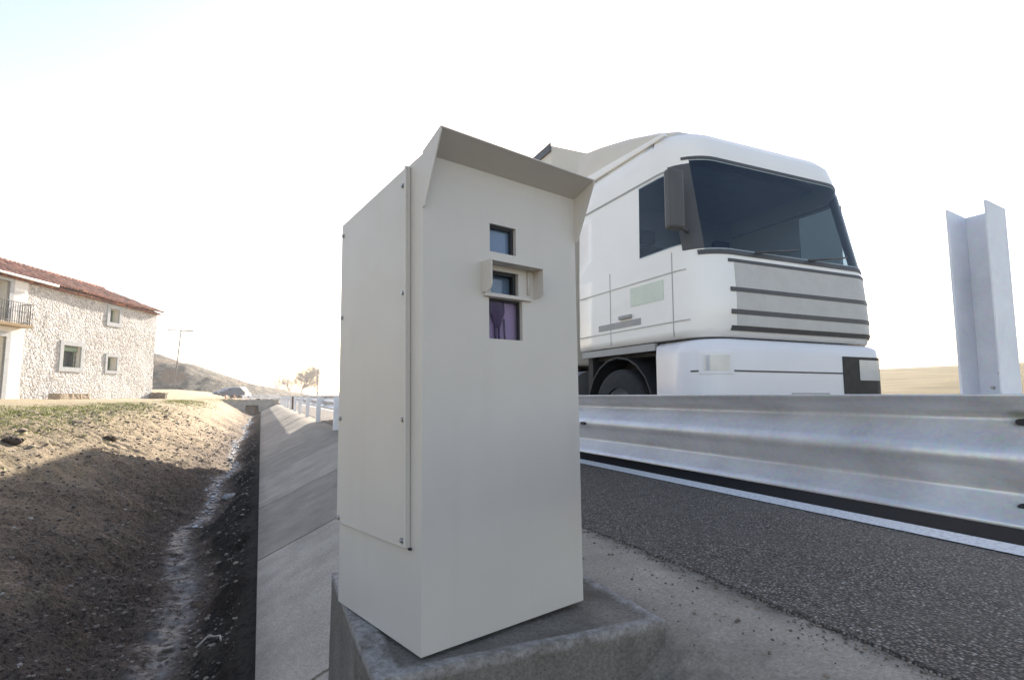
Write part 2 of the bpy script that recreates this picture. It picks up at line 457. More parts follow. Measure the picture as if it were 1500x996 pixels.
# ------------------------------------------------------------------ ground
SL_X0, SL_Z0 = 0.03, -0.57       # lower edge of the concrete slope
CULV_Y = 52.0
LX = np.array([-400, -120, -60, -30, -14, -7.0, -4.4, -3.5, -2.9, -2.26, -1.5, -1.02, -0.80, -0.58, -0.38, -0.12, 0.03, 0.3, 1.2, 1.8, 10.8, 12.0, 13.5, 18, 70, 110, 400])
LZ = np.array([6.0, 2.5, 1.2, 0.75, 0.60, 0.54, 0.50, 0.42, 0.26, -0.06, -0.47, -0.74, -0.84, -0.885, -0.86, -0.70, -0.63, -0.60, -0.20, -0.16, -0.16, -0.20, -0.35, -0.1, 4.3, 5.2, 3.0])
def smooth_profile(x):
    r = 0
    for d, w in ((-0.10, .2), (0, .6), (0.10, .2)):
        r = r + w * np.interp(x + d, LX, LZ)
    return r
def ground_h(X, Y, detail=True):
    X = np.asarray(X, float); Y = np.asarray(Y, float)
    mean = 0.10 * np.sin(Y * 0.55) + 0.06 * np.sin(Y * 1.37 + 1.0)       # the ditch wanders a little
    win = np.exp(-((X + 0.7) / 0.8) ** 2)
    h = smooth_profile(X - mean * win * (X < -0.1))
    # ground left rises towards the sandy track beyond the house
    h = h + 0.85 * sstep(46, 66, Y) * sstep(-3.0, -8.5, X)
    # beyond the culvert the ditch is filled
    fill = sstep(CULV_Y + 0.05, CULV_Y + 0.4, Y) * sstep(-4.4, -3.2, X) * (1 - sstep(1.0, 1.6, X))
    h = h * (1 - fill) + 0.46 * fill
    h = h - 0.25 * sstep(60, 100, Y) * sstep(-6, -1, X) * (X < 1.5)
    if detail:
        bank = sstep(-4.6, -3.3, X) * (1 - 0.75*sstep(-0.12, 0.0, X)) * (X < 0.05)
        near = 1 - sstep(60, 90, Y)
        rough = fbm(X*1.3, Y*1.3, 4, 3) * 0.22 + fbm(X*5, Y*5, 4, 11) * 0.085 + fbm(X*15, Y*15, 3, 23) * 0.055
        damp = 1.0 + 0.5 * sstep(-1.6, -0.9, X)
        # excavator tooth furrows down the bank
        ph = Y * 2*math.pi/0.34 + fbm(X*0.7, Y*0.5, 3, 5) * 8
        fur = -np.abs(np.sin(ph * 0.5)) ** 12 * 0.06 * sstep(-3.3, -2.6, X) * (1 - sstep(-1.3, -0.9, X)) * (0.3 + 1.4*vn(X*0.5, Y*0.9, 8)) * (0.25 + 0.75*sstep(8.5, 12, Y))
        silt = np.exp(-((X + 0.60 - mean) / 0.26) ** 2)
        h = h + bank * near * ((rough * damp) * (1 - 0.6*silt) + fur)
        plate = sstep(-3.0, -4.0, X)
        h = h + plate * (fbm(X*0.5, Y*0.5, 4, 31) * 0.13 + fbm(X*3, Y*3, 3, 37) * 0.05) * (1 - sstep(200, 300, Y))
        h = h + sstep(14, 20, X) * fbm(X*0.06, Y*0.06, 4, 41) * 0.8
    return h

def geo(a, b, s0, g):
    r = [a]; s = s0
    while r[-1] < b:
        r.append(r[-1] + s); s *= g
    r[-1] = b
    return r
xs = sorted(set([-x for x in geo(4.4, 400, 0.10, 1.13)] + list(np.arange(-4.4, 0.06, 0.028)) + [0.12, 0.3, 0.7, 1.2, 1.8, 4, 7, 10.8, 12.0] + geo(12.2, 400, 0.8, 1.15)))
ys = [-40, -25, -15, -9, -5, -3, -2, -1.2, -0.5] + list(np.arange(0, 3, 0.07)) + list(np.arange(3, 10, 0.032)) + geo(10.0, 51.9, 0.035, 1.0135) + [52.06, 52.25, 52.45] + geo(52.6, 900, 0.7, 1.07)
xs = np.array(xs); ys = np.array(sorted(set(ys)))
GX, GY = np.meshgrid(xs, ys)
GZ = ground_h(GX, GY)
mb = MB()
nr, nc = GX.shape
verts = np.stack([GX, GY, GZ], -1).reshape(-1, 3)
ii = np.arange(nr*nc).reshape(nr, nc)
faces = np.stack([ii[:-1, :-1], ii[:-1, 1:], ii[1:, 1:], ii[1:, :-1]], -1).reshape(-1, 4)
me = bpy.data.meshes.new("ground")
me.vertices.add(len(verts)); me.vertices.foreach_set("co", verts.ravel())
me.loops.add(faces.size); me.loops.foreach_set("vertex_index", faces.ravel())
me.polygons.add(len(faces)); me.polygons.foreach_set("loop_start", np.arange(0, faces.size, 4)); me.polygons.foreach_set("loop_total", np.full(len(faces), 4))
me.polygons.foreach_set("use_smooth", np.ones(len(faces), bool))
me.update(); me.validate()
ground = bpy.data.objects.new("ground", me); COL.objects.link(ground); me.materials.append(M_EARTH)
tag(ground, "bare earth bank, ditch and dry field either side of the road", "ground", kind="structure")
def vattr(name, arr):
    a = me.attributes.new(name, 'FLOAT', 'POINT'); a.data.foreach_set("value", np.asarray(arr, np.float32).ravel())
MEAN = 0.10 * np.sin(GY * 0.55) + 0.06 * np.sin(GY * 1.37 + 1.0)
wob = fbm(GX*1.5, GY*1.5, 4, 51)
vattr("tan", sstep(-1.1, -2.5, GX + wob*1.4 - 0.5*sstep(7, 14, GY)))
vattr("sand", np.clip(sstep(-3.9, -5.6, GX + wob*2.0) * (1 - 0.0*GY), 0, 1) * (GX < 0) + (GX > 1.2) * (GX < 20) * 0.7 * sstep(11, 12, GX) )
vattr("grass", np.exp(-((GX + 3.75 + wob*1.2) / 0.85) ** 2) * (0.55 + 0.9*vn(GX*0.35, GY*0.25, 61)))
vattr("damp", np.clip(sstep(-0.46, -0.22, GX - MEAN + wob*0.45) * (1 - 0.45*sstep(14, 30, GY)) + 0.35*sstep(-1.5, -0.95, GX + wob*0.7) * (1 - sstep(8, 15, GY)), 0, 0.95))
vattr("silt", np.exp(-((GX + 0.60 - MEAN + wob*0.2) / (0.125 - 0.03*sstep(6, 9, GY))) ** 4) * (1 - sstep(1.7, 1.2, GY)))
vattr("field", sstep(13, 17, GX) + sstep(60, 90, GY) * sstep(1.0, 3.0, GX))

# loose clods and stones: uncountable
PHI = (1 + 5**0.5) / 2
ICO_V = [Vector(v).normalized() for v in ((-1,PHI,0),(1,PHI,0),(-1,-PHI,0),(1,-PHI,0),(0,-1,PHI),(0,1,PHI),(0,-1,-PHI),(0,1,-PHI),(PHI,0,-1),(PHI,0,1),(-PHI,0,-1),(-PHI,0,1))]
ICO_F = [(0,11,5),(0,5,1),(0,1,7),(0,7,10),(0,10,11),(1,5,9),(5,11,4),(11,10,2),(10,7,6),(7,1,8),(3,9,4),(3,4,2),(3,2,6),(3,6,8),(3,8,9),(4,9,5),(2,4,11),(6,2,10),(8,6,7),(9,8,1)]
def lump(mb, p, r, rng, flat=0.65):
    a = rng.random() * 6.28; ca, sa = math.cos(a), math.sin(a); ex = 0.7 + 0.7*rng.random()
    pts = []
    for v in ICO_V:
        k = 0.72 + 0.5*rng.random()
        x, y, z = v.x*k*ex, v.y*k, v.z*k
        pts.append((p[0] + r*(x*ca - y*sa), p[1] + r*(x*sa + y*ca), p[2] + r*flat*z))
    mb.add(pts, ICO_F, False)
rng = random.Random(3)
mb = MB()
for i in range(17000):
    u = rng.random()
    Y = 2.2 + 22 * u ** 2.1
    X = rng.uniform(-3.6, -0.08)
    if abs(X + 0.6) < 0.2 and rng.random() < 0.5: continue
    r = 0.004 + 0.017 * rng.random() ** 4
    if rng.random() < 0.02: r *= 1.9
    r *= 0.85 + Y / 22
    z = float(ground_h(X, Y))
    lump(mb, (X, Y, z + r*0.18), r, rng)
o = mb.build("loose_clods", M_CLOD, recalc=False); tag(o, "loose clods and pebbles lying over the earth bank", "clods", kind="stuff")
sub = None
mb = MB()
for i in range(700):
    Y = 8.0 + 36 * rng.random() ** 1.3
    mn = 0.10*math.sin(Y*0.55) + 0.06*math.sin(Y*1.37+1.0)
    X = -0.60 + mn + rng.gauss(0, 0.06)
    r = (0.006 + 0.022 * rng.random() ** 3) * (0.5 + min(Y, 22) / 12)
    z = float(ground_h(X, Y))
    lump(mb, (X, Y, z + r*0.25), r, rng, 0.6)
o = mb.build("ditch_pebbles", M_STONE, recalc=False); tag(o, "pale pebbles strung along the bottom of the ditch", "pebbles", kind="stuff")
# dry grass / moss tufts at the crest
mb = MB()
for i in range(5200):
    Y = 6 + 34 * rng.random() ** 1.4
    X = rng.gauss(-3.75, 0.55)
    if float(vn(X*0.35, Y*0.25, 61)) + 0.35*float(vn(X*2.2, Y*2.2, 67)) < 0.62: continue
    z = float(ground_h(X, Y))
    for k in range(6):
        a = rng.random()*6.28; L = rng.uniform(0.012, 0.04); w = 0.005 + 0.0003*Y
        bx, by = X + rng.gauss(0, .03), Y + rng.gauss(0, .03)
        tx, ty = bx + math.cos(a)*L*0.7, by + math.sin(a)*L*0.7
        px, py = -math.sin(a)*w, math.cos(a)*w
        mb.add([(bx-px, by-py, z-0.01), (bx+px, by+py, z-0.01), (tx, ty, z + L)], [(0, 1, 2)])
o = mb.build("short_grass", M_GRASS, recalc=False); tag(o, "sparse yellow green grass along the top of the bank", "grass", kind="stuff")

# ------------------------------------------------------------------ concrete slope + shoulder
EDGE = 1.66
def slab_z(x):
    # slope up, rounded to the flat shoulder
    s = 0.475
    z = SL_Z0 + s * (x - SL_X0)
    k = 0.07
    top = 0.0 + 0.018 * (x - 1.2)
    # smooth min
    h = max(0.0, min(1.0, 0.5 + 0.5 * (top - z) / k))
    return top * (1 - h) + z * h - k * h * (1 - h)
mb = MB()
joints = [-9.4, -7.0, -4.6, -2.2, 0.2, 2.61, 4.97, 7.2, 9.7, 12.0]
while joints[-1] < CULV_Y - 3: joints.append(joints[-1] + 2.4)
joints[-1] = CULV_Y
for a, b in zip(joints[:-1], joints[1:]):
    g = 0.013
    near = a < 8
    ny = 26 if near else 6
    nx = 46 if near else 16
    rows = []
    for i in range(ny + 1):
        y = a + g + (b - a - 2*g) * i / ny
        row = []
        for j in range(nx + 1):
            x = SL_X0 + (EDGE + 0.12 - SL_X0) * j / nx
            z = slab_z(x) + float(fbm(x*2.2, y*2.2, 3, 71)) * 0.014
            z -= 0.095 * math.exp(-((x - 1.02) / 0.17) ** 2) * (1 - float(sstep(1.5, 2.2, y)))
            if near: z += float(fbm(x*14, y*14, 2, 77)) * 0.005
            row.append((x, y, z))
        rows.append(row)
    # skirt
    lo = [[(p[0], p[1], p[2] - 0.1) for p in r] for r in rows]
    top = [[(rows[0][j][0], rows[0][j][1], rows[0][j][2]-0.1) for j in range(nx+1)]] + rows + [[(rows[-1][j][0], rows[-1][j][1], rows[-1][j][2]-0.1) for j in range(nx+1)]]
    full = [[(r[0][0], r[0][1], r[0][2]-0.1)] + r for r in top]
    mb.grid(full, smooth=False)
slope = mb.build("concrete_slope", M_SLAB)
for p in slope.data.polygons: p.use_smooth = True
slope.data.set_sharp_from_angle(angle=rad(40)) if hasattr(slope.data, "set_sharp_from_angle") else None
_n = len(slope.data.vertices); _c = np.empty(_n*3); slope.data.vertices.foreach_get("co", _c); _c = _c.reshape(-1, 3)
_w = fbm(_c[:, 0]*4, _c[:, 1]*4, 4, 88)
_d = sstep(1.50, 1.70, _c[:, 0] + _w*0.25) * 0.9 + 0.75*np.exp(-(((_c[:, 0] - 1.16 + _w*0.2)/0.17)**2 + ((_c[:, 1] - 1.38)/0.30)**2)) + 0.5*sstep(0.16, 0.02, _c[:, 0] + _w*0.2)
_rt = random.Random(4); _tones = [0.45 + 0.22*_rt.random() for _ in joints]
for _k, _v in enumerate(joints):
    if abs(_v - 2.61) < .01: _tones[_k] = 0.62
    if abs(_v - 4.97) < .01: _tones[_k] = 0.42
    if abs(_v - 7.2) < .01: _tones[_k] = 0.56
    if abs(_v - 9.7) < .01: _tones[_k] = 0.44
    if abs(_v - 0.2) < .01: _tones[_k] = 0.56
_idx = np.clip(np.searchsorted(np.array(joints), _c[:, 1]) - 1, 0, len(joints) - 2)
_tn = np.array(_tones)[_idx]; _near = sstep(1.05, 1.35, _c[:, 0]) * (_c[:, 1] < 7); _tn = _tn*(1 - _near) + 0.56*_near
_b = slope.data.attributes.new("tone", 'FLOAT', 'POINT'); _b.data.foreach_set("value", _tn.astype(np.float32))
_a = slope.data.attributes.new("dirt", 'FLOAT', 'POINT'); _a.data.foreach_set("value", np.clip(_d, 0, 0.95).astype(np.float32))
tag(slope, "sloping concrete slabs lining the road side of the ditch", "slope", kind="structure")

# road: chip sealed shoulder, black carriageway, white lines
def strip(name, mat, x0, x1, z, ylist, ragged0=0.0, thick=0.0):
    mb = MB(); rows = []
    for y in ylist:
        xl = x0 + (ragged0 * (float(fbm(y*2.1, 0.5, 4, 81))*2.0 + 0.6*float(fbm(y*16, 0.5, 3, 85))) if ragged0 else 0)
        row = []
        if thick: row.append((xl - 0.012, y, z - thick))
        n = 8
        row += [(xl + (x1 - xl) * k / n, y, z) for k in range(n + 1)]
        rows.append(row)
    mb.grid(rows, smooth=False)
    o = mb.build(name, mat); o["kind"] = "structure"; return o
rngc = random.Random(5)
mbc = MB()
for i in range(5200):
    y = -0.6 + 8 * rngc.random() ** 1.6
    x = EDGE + 0.03 - abs(rngc.gauss(0, 0.055)) if rngc.random() < 0.8 else rngc.uniform(1.15, 1.62)
    r_ = 0.0022 + 0.005 * rngc.random() ** 3
    lump(mbc, (x, y, slab_z(x) + 0.003 + float(fbm(x*2.2, y*2.2, 3, 71)) * 0.014), r_, rngc)
o = mbc.build("gravel_crumbs", M_CLOD, recalc=False); tag(o, "loose gravel crumbs where the asphalt meets the concrete", "gravel", kind="stuff")
yl = [-40, -20, -10, -5, -2] + list(np.arange(-1, 6, 0.03)) + geo(6.0, 180.0, 0.15, 1.05)
o = strip("road_shoulder", M_CHIP, EDGE, 3.12, 0.018, yl, 0.045, 0.016); tag(o, "grey brown chipped asphalt road shoulder under the guard rail", "shoulder")
o = strip("road", M_ROAD, 3.12, 10.6, 0.014, yl); tag(o, "dark asphalt carriageway beyond the guard rail", "road")
o = strip("road_line", M_LINE, 3.12, 3.325, 0.023, yl); tag(o, "worn white edge line painted on the road", "road line")
o = strip("road_line", M_LINE, 10.0, 10.15, 0.019, yl); tag(o, "white edge line on the far side of the road", "road line")
mb = MB()
y = -36
while y < 160:
    mb.add([(6.75, y, 0.019), (6.87, y, 0.019), (6.87, y+3.5, 0.019), (6.75, y+3.5, 0.019)], [(0,1,2,3)]); y += 9
o = mb.build("road_line", M_LINE, kind="structure"); tag(o, "broken white centre line of the road", "road line")

# hill behind the house
def ray_at(px, py, d):
    r = Vector((math.cos(YAW), -math.sin(YAW), 0)); f = Vector((math.sin(YAW), math.cos(YAW), 0))
    return r * ((px - 750) / 810 * d) + f * d, HC + (580 - py) / 810 * d
crest = []
for px, py, d in [(-160, 440, 96), (60, 485, 95), (150, 507, 95), (230, 529, 95), (262, 536, 95), (300, 551, 96), (335, 562, 98), (362, 573, 100), (380, 579, 102), (392, 583, 104)]:
    p, z = ray_at(px, py, d); crest.append((p.x, p.y, z))
crest = np.array(crest)
mb = MB(); rows = []
tt = np.linspace(0, len(crest) - 1, 260)
CXc = np.interp(tt, range(len(crest)), crest[:, 0]); CYc = np.interp(tt, range(len(crest)), crest[:, 1]); CZc = np.interp(tt, range(len(crest)), crest[:, 2])
prof = [(-16, -0.3), (-13, 0.02), (-11, 0.10), (-9, 0.22), (-7.5, 0.36), (-6, 0.52), (-4.5, 0.68), (-3, 0.82), (-1.5, 0.94), (0, 1.0), (3, 1.02), (8, 1.0), (20, 0.7), (40, 0.2)]
fx, fy = math.sin(YAW), math.cos(YAW)
for k in range(260):
    row = []
    for s, q in prof:
        for sub_ in (0,):
            base = 0.25
            x = CXc[k] + fx*s; yv = CYc[k] + fy*s
            hz = base + (CZc[k] - base) * q if q > 0 else base - 1.5
            hz += float(fbm(x*0.35, yv*0.35, 4, 91)) * 1.6 * min(1, (CZc[k]) / 4) + float(fbm(x*1.3, yv*1.3, 4, 95)) * 1.0 * min(1, CZc[k]/3)
            row.append((x, yv, hz))
    rows.append(row)
mb.grid(rows)
hill = mb.build("hill", M_HILL, kind="structure"); tag(hill, "scrubby cut hillside behind the farmhouse", "hill")

# ------------------------------------------------------------------ speed camera cabinet
ANG = rad(15.5)
W, D, HF, HB = 0.640, 0.560, 1.446, 1.372
cab = empty("speed_camera_cabinet", (0.424, 1.536, 0.0), ANG, "tall pale grey steel speed camera cabinet with hooded windows on a concrete plinth", "speed camera")
L_ = Vector((-0.768, 0.638, 0)) * 0.012
cab.rotation_euler = (-L_.y / 1.0 * 1.0, L_.x, ANG)
Z0 = 0.026
holes = [(0.246, 0.356, 1.189, 1.281), (0.249, 0.364, 1.055, 1.129), (0.241, 0.380, 0.908, 1.039)]
# front wall with the three openings, 4 mm sheet
mb = MB()
us = sorted(set([0, W] + [h for a in holes for h in a[:2]])); ws = sorted(set([Z0, HF] + [h for a in holes for h in a[2:]]))
def in_hole(u, w): return any(a < u < b and c < w < d for a, b, c, d in holes)
P = lambda u, v, w: (u, v, w)
for i in range(len(us)-1):
    for j in range(len(ws)-1):
        if in_hole((us[i]+us[i+1])/2, (ws[j]+ws[j+1])/2): continue
        mb.add([(us[i],0,ws[j]),(us[i+1],0,ws[j]),(us[i+1],0,ws[j+1]),(us[i],0,ws[j+1])], [(0,1,2,3)])
for a, b, c, d in holes:
    e = 0.014
    mb.add([(a,0,c),(b,0,c),(b,0,d),(a,0,d),(a,e,c),(b,e,c),(b,e,d),(a,e,d)], [(0,4,5,1),(1,5,6,2),(2,6,7,3),(3,7,4,0)])
# other walls
mb.add([(0,0,Z0),(0,D,Z0),(0,D,HB),(0,0,HF)], [(0,1,2,3)])
mb.add([(W,0,Z0),(W,D,Z0),(W,D,HB),(W,0,HF)], [(3,2,1,0)])
mb.add([(0,D,Z0),(W,D,Z0),(W,D,HB),(0,D,HB)], [(0,1,2,3)])
mb.add([(0,0,HF),(W,0,HF),(W,D,HB),(0,D,HB)], [(0,1,2,3)])
mb.add([(0,0,Z0),(W,0,Z0),(W,D,Z0),(0,D,Z0)], [(0,1,2,3)])
body = mb.build("body", M_CAB, cab)
MB().box(0.03, W-0.03, 0.025, D-0.03, 0.012, Z0-0.001).build("foot_frame", M_DARK, cab)
# edges: folded sheet seams
# visor: plate continuing the roof line forward, with triangular cheeks
sl = (HF - HB) / D
e, ez = 0.100, 0.042
th = 0.004
mb = MB()
mb.hexa([(-0.003, 0.0, HF), (W+0.003, 0.0, HF), (W+0.003, -e, HF+ez), (-0.003, -e, HF+ez)],
        [(-0.003, 0.0, HF+th), (W+0.003, 0.0, HF+th), (W+0.003, -e, HF+ez+th), (-0.003, -e, HF+ez+th)])
for x0, x1 in ((-0.003, 0.001), (W-0.001, W+0.003)):
    mb.prism([(-0.0005, HF-0.165), (-0.0005, HF-0.0005), (-e, HF+ez-0.0005), (-e, HF+ez-0.012), (-0.012, HF-0.165)], 'x', x0, x1)
visor = mb.build("visor", M_CAB, cab)
# side access panel
mb = MB()
zA, zB = 0.300, 0.290
vf, vb = 0.060, D - 0.002
tz = lambda v: HF - sl*v
mb.hexa([(-0.013, vf, zA), (-0.013, vb, zA-0.004), (-0.001, vb, zA-0.004), (-0.001, vf, zA)],
        [(-0.013, vf+0.012, tz(vf)-0.010), (-0.013, vb, tz(vb)-0.012), (-0.001, vb, tz(vb)-0.012), (-0.001, vf+0.012, tz(vf)-0.010)])
panel = mb.build("access_panel", M_CAB, cab, bevel=0.002)
mb = MB(); mb.hexa([(-0.020, vf-0.002, zA+0.004), (-0.020, vf+0.008, zA+0.004), (-0.0135, vf+0.008, zA+0.004), (-0.0135, vf-0.002, zA+0.004)],
        [(-0.020, vf+0.010, tz(vf)-0.012), (-0.020, vf+0.020, tz(vf)-0.012), (-0.0135, vf+0.020, tz(vf)-0.012), (-0.0135, vf+0.010, tz(vf)-0.012)])
mb.build("folded_lip", M_CAB, panel, bevel=0.0015)
MB().box(-0.010, -0.002, vf-0.010, vf-0.001, zA-0.002, zA+0.004).build("corner_notch", M_DARK, panel)
for v, w in [(0.098, 1.372), (0.092, 1.038), (0.088, 0.662), (0.086, 0.320), (D-0.018, 1.318), (D-0.020, 1.015), (D-0.021, 0.655), (D-0.022, 0.313)]:
    mb = MB(); mb.tube((-0.0132, v, w), (-0.0155, v, w), 0.0085, 0.0085, 12); mb.tube((-0.0155, v, w), (-0.0195, v, w), 0.0062, 0.0045, 10)
    mb.build("bolt", M_BOLT, panel)
# window panes
def cab_window(h, depth, mat, nm):
    a, b, c, d = h
    r = MB()
    # inner dark frame and pane
    f = 0.007; y0 = 0.0142
    for bx in ((a-0.01, a+f, c-.01, d+.01), (b-f*1.6, b+.01, c-.01, d+.01)):
        r.box(bx[0], bx[1], y0, y0+0.012, bx[2], bx[3])
    r.box(a+f, b-f*1.6, y0+.0005, y0+0.0115, d-f*1.3, d+.01); r.box(a+f, b-f*1.6, y0+.0005, y0+0.0115, c-.01, c+f*.5)
    fr = r.build("window", M_DARK, cab)
    p = MB().box(a+0.001, b-0.001, y0+depth, y0+depth+0.003, c+0.001, d-0.001).build("pane", mat, fr)
    return fr
w1 = cab_window(holes[0], 0.014, M_GBLUE, "a")
MB().box(holes[0][0]-.02, holes[0][1]+.02, 0.06, 0.064, holes[0][2]-.02, holes[0][3]+.02).build("inner_shade", M_DARK, w1)
w2 = cab_window(holes[1], 0.030, M_GBLUE, "b")
MB().box(holes[1][0]-.02, holes[1][1]+.02, 0.09, 0.094, holes[1][2]-.005, holes[1][3]+.02).build("inner_shade", M_DARK, w2)
a, b, c, d = holes[2]
r = MB(); y0 = 0.0142
r.box(b-0.006, b+.01, y0, y0+0.01, c-.01, d+.01); r.box(a-.01, a+0.002, y0, y0+0.01, c-.01, d+.01); r.box(a+.002, b-.006, y0+.0005, y0+.0095, d-0.006, d+.01)
w3 = r.build("window", M_DARK, cab)
MB().box(a+.002, b-.006, y0+0.004, y0+0.007, c, d-.006).build("pane", M_GPURP, w3)
MB().box(a-.02, b+.02, 0.036, 0.040, c-.02, d+.02).build("reflector", M_PURPBACK, w3)
dark_shape = MB()  # dark rounded shape on thin legs behind the purple pane
rows = []
for k in range(9):
    q = k / 8; z = d + 0.002 - q * 0.090
    rr = 0.033 * (1 - 0.75 * max(0, q - 0.5) * 2 * 0.8) * (0.92 + 0.08 * math.sin(q * 5))
    rows.append([(a + 0.052 + 0.004*q + rr * math.cos(i*2*math.pi/14), 0.029 + 0.006 * math.sin(i*2*math.pi/14), z) for i in range(14)])
dark_shape.grid(rows, True, True)
for dx in (-0.006, 0.009): dark_shape.tube((a+0.052+dx, 0.029, d-0.085), (a+0.054+dx*0.9, 0.029, c-0.01), 0.0035, 0.0035, 8)
dark_shape.tube((a+0.083, 0.029, d-0.06), (a+0.087, 0.029, c-0.01), 0.003, 0.003, 8)
dark_shape.build("window_dark_shape", M_PURPDARK, w3)
# small hood round the middle window
hu0, hu1, hz0, hz1, he = 0.213, 0.435, 1.052, 1.150, 0.050
mb = MB()
mb.box(hu0+.004, hu1-.004, -he, -0.0005, hz1-0.004, hz1)
cheek = [(-0.0005, hz0), (-0.0005, hz1), (-he, hz1)]
for k in range(7):
    t_ = math.pi/2 * k / 6
    cheek.append((-he + 0.022*(1-math.cos(t_)), hz0 + 0.022*(1-math.sin(t_))) if k else (-he, hz0 + 0.024))
mb.prism(cheek, 'x', hu0, hu0+0.004)
mb.prism(cheek, 'x', hu1-0.004, hu1)
hood = mb.build("sensor_hood", M_CAB, cab)
mb = MB(); mb.box(holes[1][0]-.03, holes[1][1]+.05, -0.012, -0.0006, holes[1][2]-0.014, holes[1][2]-0.003)
mb.tube((hu1-0.030, -0.004, hz0+0.012), (hu1-0.030, -0.004, hz1-0.006), 0.004, 0.004, 8)
mb.build("hood_bracket", M_CAB, hood)

# ------------------------------------------------------------------ plinth
PX0, PX1, PY0, PY1, PZ = 0.290, 1.212, 1.487, 2.42, 0.018
pl = empty("concrete_plinth", (0.75, 1.95, -0.6), 0, "low rough concrete plinth with raised rim under the speed camera cabinet", "plinth")
def rel(o): o.parent = pl; o.matrix_parent_inverse = Matrix.Translation(-Vector(pl.location)); return o
def rough_box(mb, x0, x1, y0, y1, z0, z1, amp, seed, st=0.03, k_=0.004):
    """box with slightly irregular faces and worn edges"""
    bm = bmesh.new()
    nx = max(2, int((x1-x0)/st)); ny = max(2, int((y1-y0)/st)); nz = max(2, int((z1-z0)/st))
    def nz_(x, y, z, k): return float(fbm((x + z*0.7)*9, (y - z*0.8)*9, 3, seed + k)) * amp * 2
    def pt(x, y, z):
        ed = (x in (x0, x1)) + (y in (y0, y1)) + (z in (z0, z1))
        k = k_ if ed > 1 else 0
        ox = nz_(x, y, z, 1) + (k if x == x0 else -k if x == x1 else 0)
        oy = nz_(x, y, z, 5) + (k if y == y0 else -k if y == y1 else 0)
        oz = nz_(x, y, z, 9)*0.6 + (-k if z == z1 else 0)
        return (x+ox, y+oy, z+oz)
    X = [x0 + (x1-x0)*i/nx for i in range(nx)] + [x1]; Y = [y0 + (y1-y0)*i/ny for i in range(ny)] + [y1]; Z = [z0 + (z1-z0)*i/nz for i in range(nz)] + [z1]
    mb.grid([[pt(x, y, z1) for x in X] for y in Y], False)
    for yy in (y0, y1): mb.grid([[pt(x, yy, z) for x in X] for z in Z], False)
    for xx in (x0, x1): mb.grid([[pt(xx, y, z) for y in Y] for z in Z], False)
mb = MB(); rough_box(mb, PX0, PX1, PY0, PY1, -0.66, PZ, 0.0035, 101, 0.016, 0.0015)
o = rel(mb.build("block", M_PLINTH))
me_ = o.data; n_ = len(me_.vertices); c_ = np.empty(n_*3); me_.vertices.foreach_get("co", c_); c_ = c_.reshape(-1, 3)
w_ = fbm(c_[:, 0]*9, c_[:, 1]*9, 4, 115)*0.035 + fbm(c_[:, 0]*40, c_[:, 1]*40, 3, 117)*0.012
ed = np.minimum(np.minimum(c_[:, 0]-PX0 - 0.014, (PX1-c_[:, 0])*1.5), (c_[:, 1]-PY0)*1.25) + w_
istop = c_[:, 2] > PZ - 0.02
c_[:, 2] -= istop * 0.0045 * sstep(0.046, 0.060, ed)
rim_ = (1 - sstep(0.045, 0.056, ed)) * (c_[:, 2] > PZ - 0.022 + w_*0.5)
me_.vertices.foreach_set("co", c_.ravel())
a_ = me_.attributes.new("rim", 'FLOAT', 'POINT'); a_.data.foreach_set("value", rim_.astype(np.float32)); me_.update()

# ------------------------------------------------------------------ guard rail
RX = 1.60
rail = empty("guard_rail", (RX, 0, 0), 0, "galvanised corrugated steel guard rail running along the road edge", "guard rail")
# profile seen from the ditch side: three ridges towards us, two valleys
prof = []
ctrl = [(-0.000, 0.732), (0.004, 0.726), (0.012, 0.712), (0.072, 0.688), (0.080, 0.676), (0.078, 0.664), (0.018, 0.612), (0.006, 0.597), (0.002, 0.582), (0.006, 0.567), (0.018, 0.552), (0.074, 0.508), (0.081, 0.497), (0.079, 0.486), (0.020, 0.446), (0.008, 0.434), (0.004, 0.426)]
def rail_seg(y0, y1, off):
    mb = MB()
    n = max(8, int((y1 - y0) / 0.35))
    rows = []
    for i in range(n + 1):
        y = y0 + (y1 - y0) * i / n
        rows.append([(x + off + 0.003*math.sin(y*1.7+z*9), y, z + 0.002*math.sin(y*0.9)) for x, z in ctrl])
    mb.grid(rows)
    return mb
ys_r = [-11.25, -7.25, -3.25, 0.80, 4.80, 8.80, 12.8, 16.8, 20.8, 24.8, 28.8, 32.8, 36.8, 40.8, 44.8, 48.8, 52.8]
for i, (a, b) in enumerate(zip(ys_r[:-1], ys_r[1:])):
    o = rail_seg(a - 0.16, b + 0.16, 0.0 if i % 2 else 0.0045).build("beam", M_GALV, rail)
    s = o.modifiers.new("solid", 'SOLIDIFY'); s.thickness = 0.003; s.offset = 1
    if a < 6 and b > -4:
        for yy, zz, xx in ((a-0.09, 0.668, 0.074), (a-0.09, 0.470, 0.052), (b-2.2, 0.583, -0.002)):
            pts = []; slot = MB()
            for k in range(12):
                t_ = 2*math.pi*k/12
                pts.append((yy + 0.022*math.copysign(abs(math.cos(t_))**0.6, math.cos(t_)), zz + 0.0085*math.sin(t_)))
            slot.prism(pts, 'x', xx - 0.006, xx + 0.006)
            slot.build("bolt_slot", M_DARK, o)
def c_post(h, w=0.10, f=0.055, t_=0.006):
    mb = MB(); mb.box(-t_, 0, -w/2, w/2, -0.35, h)
    mb.box(-f, -t_-.0003, -w/2, -w/2+t_, -0.35, h); mb.box(-f, -t_-.0003, w/2-t_, w/2, -0.35, h); return mb
pm = None
